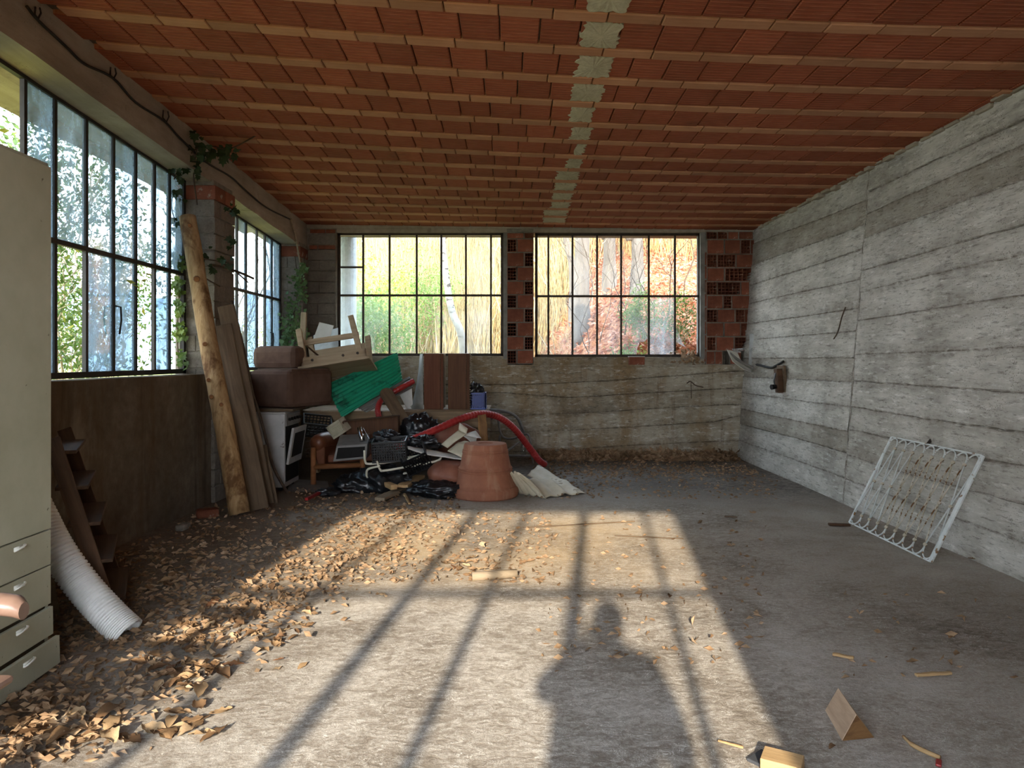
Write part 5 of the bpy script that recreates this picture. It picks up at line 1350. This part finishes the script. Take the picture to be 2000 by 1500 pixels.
# ------------------------------------------------------------------ white iron grille leaning on the right wall
gr = thing('iron_grille', (3.07, 5.89, 0), 'white wrought iron window grille leaning on the concrete wall', 'grille')
O = Vector((3.07, 6.52, .012)); S = Vector((0, -1.26, 0)); T = Vector((3.455, 6.52, .79)) - O; H = T.length; Tn = T.normalized(); Sn = Vector((0, -1, 0)); Nn = Sn.cross(Tn)
def gp_(s, t, o=0): return O + Sn * s + Tn * t + Nn * o
for (a, c, n_, w) in (((0, 0), (1.26, 0), 'bottom_bar', .012), ((0, H), (1.26, H), 'top_bar', .012), ((0, 0), (0, H), 'side_bar', .03), ((1.26, 0), (1.26, H), 'side_bar', .045)):
    board(n_, gp_(*a), gp_(*c), w, .012, M_grille, gr, up=Nn, bevel=.002)
PT = 1.26 / 9
for j in range(9):
    s0, s1 = j * PT, (j + 1) * PT; r = PT / 2
    for (t0, sg) in ((.085, -1), (H - .085, 1)):
        b = B(); b.tube([gp_(s0 + r - r * math.cos(a), t0 + sg * .078 * math.sin(a)) for a in np.linspace(0, math.pi, 11)], .0062, 6); b.mk('scroll', M_grille, gr, smooth=True)
    rust = M_grille_r if j in (3, 4, 5, 6, 7) else M_grille
    tm = H / 2; sm_ = s0 + r
    for (sa, ta, sb, tb_) in ((s0, .085, sm_, tm), (s1, .085, sm_, tm), (sm_, tm, s0, H - .085), (sm_, tm, s1, H - .085)):
        b = B(); b.tube([gp_(sa, ta, .004), gp_(sb, tb_, .004)], .0055, 6); b.mk('rod', rust, gr, smooth=True)
    for (s, t) in ((s1, .10), (sm_, tm), (s1, H - .10)):
        if s > 1.25: continue
        b = B(); b.tube([gp_(s, t - .012, .003), gp_(s, t - .005, .003), gp_(s, t + .005, .003), gp_(s, t + .012, .003)], [.010, .015, .015, .010], 8); b.mk('collar', M_grille_r, gr, smooth=True)
b = B(); b.tube([gp_(.56, H, .0), gp_(.54, H + .05, -.02)], .012, 6); b.mk('lug', M_iron_b, gr)

# ------------------------------------------------------------------ wall fittings in the right corner
def onwall(px, py, out=0.0):
    d, z = wr_hit(px, py); return Vector((xr(z) - out, d, z))
sw = thing('knife_switch', onwall(1526, 742), 'old brown electric switch board on the right wall', 'switch')
q = onwall(1530, 742)
Mq = Matrix.Translation(q) @ Matrix.Rotation(-LEAN, 4, 'Y')
B().box(-.03, -.12, -.19, 0, .12, .19).mk('back_board', M_wood_plank, sw, Mq, bevel=.003)
B().box(-.10, -.07, -.16, -.03, .05, .15).mk('switch_box', M_wood_dk, sw, Mq, bevel=.006)
b = B(); b.tube([(-.10, 0, -.08), (-.17, -.02, -.08)], [.03, .035], 12); b.tube([(-.10, -.02, .1), (-.13, -.02, 0), (-.12, -.02, -.1)], .01, 6); b.mk('switch_lever', M_black_pl, sw, Mq)
lf = thing('broken_lamp', P(1465, 690, 10.5), 'broken white strip lamp hanging in the right corner', 'lamp')
B().hexa([P(1462, 716, 10.62), P(1478, 714, 10.5), P(1478, 714, 10.6), P(1462, 716, 10.72), P(1464, 652, 10.62), P(1479, 652, 10.5), P(1479, 652, 10.6), P(1464, 652, 10.72)]).mk('housing', M_metal, lf, bevel=.006)
rows = []
for (x, y, d) in ((1420, 683, 10.35), (1425, 694, 10.35), (1431, 706, 10.36), (1440, 713, 10.38), (1452, 721, 10.42), (1466, 726, 10.45)): rows.append([P(x, y, d), P(x + 9, y + 2, d + .14), P(x + 20, y + 6, d + .2)])
B().grid(rows).mk('reflector', M_white_pl, lf, solid=.008)
b = B(); b.tube(spline([P(1425, 690, 10.4), P(1445, 705, 10.5), P(1470, 718, 10.5), P(1488, 722, 10.4)], 4), .022, 8); b.mk('lamp_body', M_metal, lf, smooth=True)
b = B(); b.tube(spline([P(1476, 712, 10.5), onwall(1490, 713, .05), onwall(1508, 718, .02), onwall(1520, 714, .03), onwall(1533, 706, .02)], 5), .016, 8)
tag(b.mk('wall_cable', M_cable, smooth=True), 'sagging dark cable between the broken lamp and the switch', 'cable')
b = B(); b.tube(spline([onwall(1657, 600, .03), onwall(1655, 620, .06), onwall(1648, 640, .05), onwall(1640, 652, .03), onwall(1632, 662, .02)], 5), .007, 6)
tag(b.mk('hanging_root', M_twig, smooth=True), 'thin dark root hanging on the concrete seam', 'root')
b = B(); b.tube(spline([(2.66, 10.9, 1.13), (2.7, 10.84, 1.16), (2.78, 10.86, 1.10), (2.9, 10.87, 1.07)], 4), .008, 6); b.tube([(2.71, 10.85, 1.15), (2.72, 10.87, .9)], .005, 5)
tag(b.mk('dry_root', M_twig, smooth=True), 'dry root tuft on the back wall near the right corner', 'root')
bs = thing('sill_brick', (xpx(1243, 10.95), 10.95, 1.41), 'single red brick lying on the back sill', 'brick')
B().box(xpx(1228, 10.95), 10.90, 1.411, xpx(1258, 10.95), 11.0, 1.53).mk('body', M_brick, bs, bevel=.005)
B().box(xpx(1228, 10.95) - .005, 10.90, 1.53, xpx(1258, 10.95) + .005, 11.0, 1.54).mk('mortar_cap', M_pale_sheet, bs)

# cables and ivy on the left beam
def onbeam(px, py, out=.02):
    d = (XL + out) * F / (px - HX); return Vector((XL + out, d, CAMZ - (py - HY) / F * d))
b = B(); b.tube(spline([onbeam(52, 12), onbeam(75, 40), onbeam(130, 92), onbeam(165, 125), onbeam(220, 152), onbeam(265, 200), onbeam(320, 236), onbeam(350, 268), onbeam(400, 315), onbeam(450, 345), onbeam(480, 372), onbeam(520, 405), onbeam(566, 428)], 6), .010, 6)
cb = b.mk('beam_cable', M_cable, smooth=True); tag(cb, 'dark cable clipped along the sloping left beam', 'cable')
for (px, py) in ((75, 32), (222, 150), (325, 234)):
    b = B(); b.tube([onbeam(px - 6, py - 18, .01), onbeam(px - 7, py - 4, .06), onbeam(px, py + 4, .07), onbeam(px + 5, py - 6, .06), onbeam(px + 3, py - 16, .01)], .006, 6); b.mk('hook', M_iron, cb, smooth=True)
b = B(); b.tube([onbeam(568, 428, .03), P(577, 460, 10.3), P(583, 495, 10.42), P(590, 530, 10.45)], .014, 6); tag(b.mk('hanging_stick', M_wood_grey), 'thin pale stick hanging from the beam by the corner', 'stick')

def ivy_leaf_mesh():
    out = [(0, 0), (.28, -.06), (.5, .12), (.34, .30), (.42, .58), (.16, .56), (0, 1.0), (-.16, .56), (-.42, .58), (-.34, .30), (-.5, .12), (-.28, -.06)]
    return out
def ivy(name, label, pts, size, mat, seed, stems, nrm):
    r = np.random.RandomState(seed); root = thing(name, pts[0], label, 'ivy'); b = B()
    for s in stems: b.tube(spline(s, 5), .007, 5, cap=False)
    o = b.mk('vine', M_twig, root, smooth=True); o['kind'] = 'stuff'
    out = ivy_leaf_mesh(); vs, fs = [], []
    for p in pts:
        n = Vector(nrm) + Vector(r.normal(size=3)) * .45; n.normalize(); up = Vector(r.normal(size=3)) * .5 + Vector((0, 0, -1)); up = (up - n * up.dot(n)).normalized(); w = n.cross(up); s = size * r.uniform(.6, 1.4); k = len(vs)
        vs += [tuple(p + w * x * s + up * y * s + n * .15 * s * (abs(x) * 1.2)) for x, y in out]; fs.append(tuple(range(k, k + 12)))
    o = pydata('foliage', vs, fs, mat, root); o['kind'] = 'stuff'
    return root
def scatter(n, polys, d, seed, jit=.05):
    r = random.Random(seed); out = []
    for _ in range(n):
        x, y, s = r.choice(polys); out.append(P(r.gauss(x, s), r.gauss(y, s * 1.3), d + r.uniform(-jit, jit)))
    return out
ivy('ivy_vine', 'green ivy climbing the block corner right of the far left window', scatter(520, [(578, 545, 7), (585, 570, 9), (575, 600, 11), (565, 625, 10), (582, 640, 10), (562, 655, 9), (572, 675, 10), (588, 660, 7), (555, 690, 8), (592, 525, 5)], 10.43, 1), .05, M_lf_ivy, 1,
    [[P(578, 690, 10.47), P(574, 620, 10.47), P(582, 560, 10.47), P(576, 500, 10.47)], [P(560, 690, 10.47), P(568, 630, 10.47), P(590, 560, 10.47), P(594, 500, 10.47)]], (.2, -1, .2))
ivy('ivy_vine', 'dark ivy hanging over the beam at the top of the block pier', scatter(90, [(385, 290, 9), (378, 270, 8), (395, 300, 8), (352, 245, 8), (372, 255, 7), (340, 280, 6), (385, 315, 8), (380, 330, 7), (335, 308, 8), (350, 345, 9), (412, 292, 4), (434, 300, 4), (448, 288, 4), (456, 292, 4)], 7.0, 2, .12), .075, M_lf_ivyd, 2,
    [[P(340, 350, 7.1), P(365, 310, 7.0), P(385, 290, 7.0), P(410, 285, 7.0), P(450, 290, 7.1), P(500, 265, 7.1)], [P(385, 290, 7.0), P(378, 340, 7.15), P(385, 400, 7.2)], [P(330, 310, 7.1), P(350, 290, 7.05), P(352, 245, 7.0)]], (.5, -1, 0))
ivy('ivy_vine', 'few dark ivy leaves and twigs on the block pier', scatter(45, [(400, 500, 6), (430, 505, 5), (415, 525, 5), (455, 400, 6), (462, 410, 4), (453, 470, 4), (455, 512, 4), (350, 380, 8), (335, 370, 6), (345, 430, 6)], 7.25, 3, .08), .06, M_lf_ivyd, 3,
    [[P(345, 345, 7.3), P(335, 400, 7.3), P(345, 440, 7.3)], [P(395, 505, 7.2), P(430, 512, 7.25), P(450, 530, 7.3)], [P(395, 540, 7.2), P(430, 560, 7.25)]], (.4, -1, .1))
ivy('ivy_vine', 'ivy stems growing behind the last pane of the near left window', scatter(160, [(345, 560, 6), (350, 600, 7), (348, 650, 7), (352, 700, 6), (346, 510, 6)], 7.33, 4, .05), .05, M_lf_ever, 4, [[P(350, 730, 7.36), P(346, 650, 7.36), P(350, 560, 7.36), P(345, 480, 7.36)]], (.4, -1, .1))
b = B(); b.tube(spline([P(412, 517, 7.35), P(440, 523, 7.6), P(470, 533, 7.8), P(495, 544, 8.0)], 4), .014, 6); b.tube([P(460, 530, 7.75), P(485, 552, 7.9)], .008, 5)
tag(b.mk('dead_stick', M_twig, smooth=True), 'dark dead stick poking out from the block pier', 'stick')
for k, (pts, d, lab) in enumerate((([(300, 470), (322, 480), (350, 492), (352, 500), (325, 492)], 7.2, 'dusty cobweb across the end of the near left window'), ([(302, 500), (320, 512), (352, 508), (350, 513), (318, 520)], 7.2, 'lower dusty cobweb beside the log top'), ([(1428, 681), (1480, 678), (1482, 684), (1440, 690)], 10.45, 'cobweb stretched above the broken lamp'))):
    B_ = B().prism([P(x, y, d + .02 * i) for i, (x, y) in enumerate(pts)], (0, .003, 0)); tag(B_.mk('cobweb', M_cob), lab, 'cobweb')

# ------------------------------------------------------------------ fallen leaves
M_leaf = NT('dry_leaf'); _c = M_leaf.coord('Object')
_col = M_leaf.ramp(M_leaf.rand(), [(0, '#6b5038'), (.3, '#8a6c4c'), (.55, '#a48662'), (.8, '#bda27e'), (1, '#7a5236')])
_col = M_leaf.mix(M_leaf.math('MULTIPLY', M_leaf.step(M_leaf.noise(_c, 30, 4, .6), .5, .7), .4), _col, '#5d3d22')
M_leaf = M_leaf.done(_col, .8, M_leaf.bump(M_leaf.noise(_c, 60, 3, .6), .4, .004), .2)
M_leaf2 = leafcol('dry_leaf_litter', ['#54402c', '#806448', '#a4886a', '#bda488'], .1, .85)
def dry_leaf(seed):
    r = random.Random(seed); L = 1.0; n = 9; w0 = r.uniform(.36, .5); curl = r.uniform(.1, .6) * r.choice((1, 1, -.4)); bend = r.uniform(-.2, .35); rows = []
    for i in range(n):
        t = i / (n - 1); w = w0 / 2 * (math.sin(math.pi * min(1, t * .97 + .03)) ** .75) * (1 + .12 * (i % 2)) + .004
        z = bend * .35 * math.sin(math.pi * t) ; tw = r.uniform(-.06, .06)
        rows.append([((t - .5), -w, z + curl * w * .9 + tw), ((t - .5), -w * .5, z + curl * w * .2), ((t - .5), 0, z), ((t - .5), w * .5, z + curl * w * .2), ((t - .5), w, z + curl * w * .9 - tw)])
    b = B().grid(rows); b.add([(-.5, -.012, rows[0][2][2]), (-.5, .012, rows[0][2][2]), (-.72, .03, rows[0][2][2] + .03)], [(0, 1, 2)])
    zmin = min(v[2] for v in b.v); b.v = [(v[0], v[1], v[2] - zmin) for v in b.v]
    me = bpy.data.meshes.new('fallen_leaf'); me.from_pydata(b.v, [], b.f); me.polygons.foreach_set('use_smooth', [True] * len(me.polygons)); me.materials.append(M_leaf); return me
LEAF = [dry_leaf(s) for s in range(10)]
rl = random.Random(21)
spots = []
def gauss(n, cx, cy, sx, sy, s0, s1, label, group):
    for _ in range(n):
        x, y, s = rl.gauss(cx, sx), rl.gauss(cy, sy), rl.uniform(s0, s1)
        if y < 985 or x < -30 or G(x, y).x < -3.0 or (x < 130 and y < 1340) or (880 < x < 1020 and y < 1000): continue
        spots.append((x, y, s, label, group))
gauss(34, 350, 1320, 50, 45, .07, .13, 'dry curled leaf in the biggest clump right of the cabinet foot', 'leaves in the biggest clump')
gauss(26, 430, 1235, 75, 20, .06, .11, 'dry leaf in the band right of the corrugated pipe end', 'leaves right of the pipe end')
gauss(12, 350, 1430, 40, 12, .08, .13, 'large dry leaf in the small clump near the bottom left', 'leaves near the bottom left')
gauss(22, 545, 1235, 40, 30, .05, .09, 'small dry leaf at the edge of the sunlit floor', 'leaves at the edge of the sun')
gauss(14, 110, 1440, 80, 22, .09, .15, 'large dry leaf in the bottom left corner before the cabinet', 'leaves in the bottom left corner')
gauss(22, 400, 1170, 60, 25, .06, .11, 'dry leaf in the shade above the pipe end', 'leaves above the pipe end')
gauss(20, 640, 1130, 60, 25, .05, .09, 'dry leaf in the sun left of the round grey stick', 'leaves left of the round stick')
gauss(22, 915, 1110, 38, 11, .05, .09, 'pale dry leaf heaped against the round grey stick', 'leaves at the round stick')
gauss(26, 700, 1070, 70, 22, .05, .09, 'dry leaf in the sawdust in front of the junk pile', 'leaves in the sawdust')
gauss(32, 620, 1005, 90, 13, .06, .11, 'dry leaf in the litter below the armchair and bags', 'leaves below the armchair')
gauss(24, 780, 1000, 50, 11, .06, .10, 'dry leaf in the litter left of the terracotta pot', 'leaves left of the pot')
gauss(20, 300, 1110, 60, 25, .07, .12, 'dry leaf in deep shade by the foot of the step ladder', 'leaves by the ladder')
for (x, y, s, lab) in ((1858, 1244, .075, 'lone dry leaf on bare floor below the grille'), (1308, 1168, .06, 'lone curled leaf at the right edge of the window shadow'), (1285, 1090, .06, 'lone brown leaf in the sun right of the thick bar shadow'), (1222, 1035, .07, 'long dark leaf at the far right of the sunlit sawdust'), (1088, 1312, .035, 'tiny reddish leaf scrap left of the person shadow'), (1900, 1095, .07, 'orange leaf on the floor against the right wall'), (1505, 940, .07, 'dry leaf at the foot of the right wall'), (602, 1192, .06, 'pale grey scrap of leaf in the sunlit strip'), (1625, 1460, .05, 'small dark leaf left of the firewood wedge'), (590, 1302, .07, 'greenish dry leaf at the rim of the bare floor')):
    spots.append((x, y, s, lab, None))
for i, (px, py, s, lab, grp) in enumerate(spots[-300:]):
    q = G(px, py); o = bpy.data.objects.new('fallen_leaf', LEAF[i % 10])
    place(o, Matrix.Translation(q + Vector((0, 0, .002 + .012 * rl.random()))) @ Matrix.Rotation(rl.uniform(0, 6.28), 4, 'Z') @ Matrix.Rotation(rl.gauss(0, .14), 4, 'X') @ Matrix.Rotation(rl.gauss(0, .12), 4, 'Y') @ Matrix.Scale(s, 4))
    tag(o, lab, 'leaf', grp)
# countless smaller fragments
r = np.random.RandomState(31); fp = []
def frag(n, fn):
    k = 0
    while k < n:
        q = fn()
        if q is None: continue
        fp.append(q); k += 1
def region(x0, x1, y0, y1, f=None):
    def g():
        x, y = r.uniform(x0, x1), r.uniform(y0, y1)
        if f and not f(x, y): return None
        q = G(x, y); q = (q.x, q.y, r.uniform(.002, .02))
        return q if -3.05 < q[0] < 3.3 and q[1] < 10.8 else None
    return g
left = lambda x, y: x < 900 - (y - 985) * 1.55 + r.normal() * 60
frag(3200, region(60, 900, 990, 1260, left)); frag(900, region(0, 620, 1250, 1500, left)); frag(900, region(640, 1080, 1000, 1140)); frag(250, region(1050, 1500, 1000, 1300))
frag(900, region(1060, 1480, 905, 960, lambda x, y: y < 960 - (x - 1000) * .02 + r.normal() * 8 - 25)); frag(40, region(1640, 2000, 1150, 1330)); frag(500, region(560, 900, 955, 1000)); frag(650, region(1030, 1520, 912, 975))
v, f = leaves_at(np.array(fp), .045, np.random.RandomState(5), .55, .75); v[:, 2] = np.maximum(v[:, 2], .002)
tag(pydata('leaf_fragments', v, f, M_leaf2), 'countless broken leaf fragments strewn over the floor', 'leaf litter', kind='stuff')
n = 2600; xx = r.uniform(.3, 3.35, n); yy = 10.86 - np.abs(r.normal(size=n)) * .16; zz = .01 + r.rand(n) * .11 * np.clip(1 - (10.86 - yy) / .35, .05, 1)
v, f = leaves_at(np.stack([xx, yy, zz], 1), .09, np.random.RandomState(6), .55, .5); v[:, 2] = np.maximum(v[:, 2], .002); v[:, 1] = np.minimum(v[:, 1], 10.88)
tag(pydata('leaf_drift', v, f, M_leaf2), 'drift of dead leaves along the foot of the back wall', 'leaf litter', kind='stuff')
n = 160; pp = np.stack([r.normal(xpx(1345, 10.98), .10, n), r.uniform(10.93, 11.15, n), 1.43 + np.abs(r.normal(size=n)) * .09], 1); pp[:, 2] = np.where(pp[:, 1] > 10.99, np.maximum(pp[:, 2], 1.54), pp[:, 2])
v, f = leaves_at(pp, .09, np.random.RandomState(7), .5, .3); tag(pydata('leaf_drift', v, f, M_leaf2), 'dead leaves spilling through the broken pane onto the sill', 'leaf litter', kind='stuff')

# ------------------------------------------------------------------ the photographer, behind the camera: only the shadow shows
def person():
    V = [(-.01, -.52, 1.00), (-.01, -.52, 1.16), (-.01, -.51, 1.35), (-.01, -.50, 1.50), (-.01, -.49, 1.58), (-.01, -.48, 1.68), (-.01, -.47, 1.78),
         (-.17, -.50, 1.47), (.16, -.50, 1.47), (-.24, -.44, 1.40), (.23, -.47, 1.30), (-.30, -.34, 1.33), (.26, -.42, 1.14), (-.18, -.20, 1.40), (.17, -.22, 1.30), (-.075, -.10, 1.46), (.085, -.10, 1.45),
         (-.10, -.52, .92), (.08, -.52, .92), (-.12, -.50, .52), (.10, -.50, .52), (-.13, -.53, .09), (.11, -.53, .09), (-.14, -.38, .035), (.12, -.38, .035)]
    E = [(0, 1), (1, 2), (2, 3), (3, 4), (4, 5), (5, 6), (3, 7), (3, 8), (7, 9), (8, 10), (9, 11), (10, 12), (11, 13), (12, 14), (13, 15), (14, 16), (0, 17), (0, 18), (17, 19), (18, 20), (19, 21), (20, 22), (21, 23), (22, 24)]
    Rr = [.20, .19, .19, .14, .06, .085, .09, .09, .09, .075, .075, .07, .07, .05, .05, .04, .04, .14, .14, .10, .10, .05, .05, .035, .035]
    me = bpy.data.meshes.new('person'); me.from_pydata(V, E, []); o = bpy.data.objects.new('person', me); place(o, Matrix.Identity(4))
    sk = o.modifiers.new('skin', 'SKIN'); 
    for i, d in enumerate(me.skin_vertices[0].data): d.radius = (Rr[i], Rr[i] * (.72 if i in (0, 1, 2, 3) else 1)); d.use_root = (i == 0)
    o.modifiers.new('sub', 'SUBSURF').render_levels = 2
    me.materials.append(plain('dark_jacket', '#2b2d33', '#3a3c42', 8, .9, .1))
    tag(o, 'person in dark clothes taking the picture, seen only as shadow', 'person')
    skin = plain('skin', '#c08a6c', '#cf9a7c', 6, .6, .05)
    blob('head', (-.01, -.475, 1.715), (.09, .10, .12), skin, None, None, 3, .03, 2, False, False, 14, None, o)
    b = B(); b.tube([(-.01, -.375, 1.70), (-.01, -.35, 1.685)], [.012, .018], 8); b.mk('nose', skin, o, smooth=True)
    blob('hair', (-.01, -.49, 1.74), (.088, .10, .10), plain('brown_hair', '#2e2118', '#42301f', 30, .8, .4), None, None, 5, .05, 5, False, False, 14, None, o)
    for sx in (-1, 1):
        hx = .005 + sx * .085
        for k in range(4):
            b = B(); z = 1.46 + k * .018; b.tube([(hx, -.095, z), (hx - sx * .02, -.06, z + .004), (hx - sx * .045, -.055, z + .002)], [.010, .009, .008], 6); b.mk('finger', skin, o, smooth=True)
        b = B(); b.tube([(hx, -.10, 1.46), (hx - sx * .03, -.115, 1.48), (hx - sx * .05, -.105, 1.49)], [.012, .011, .009], 6); b.mk('thumb', skin, o, smooth=True)
    ph = thing('phone', (0, -.085, 1.46), 'dark phone held up by the person', 'phone')
    B().box(-.075, -.09, 1.462, .075, -.081, 1.538).mk('body', M_black_pl, ph, bevel=.004)
    B().box(-.07, -.0915, 1.467, .07, -.09, 1.533).mk('screen', M_dark, ph)
person()
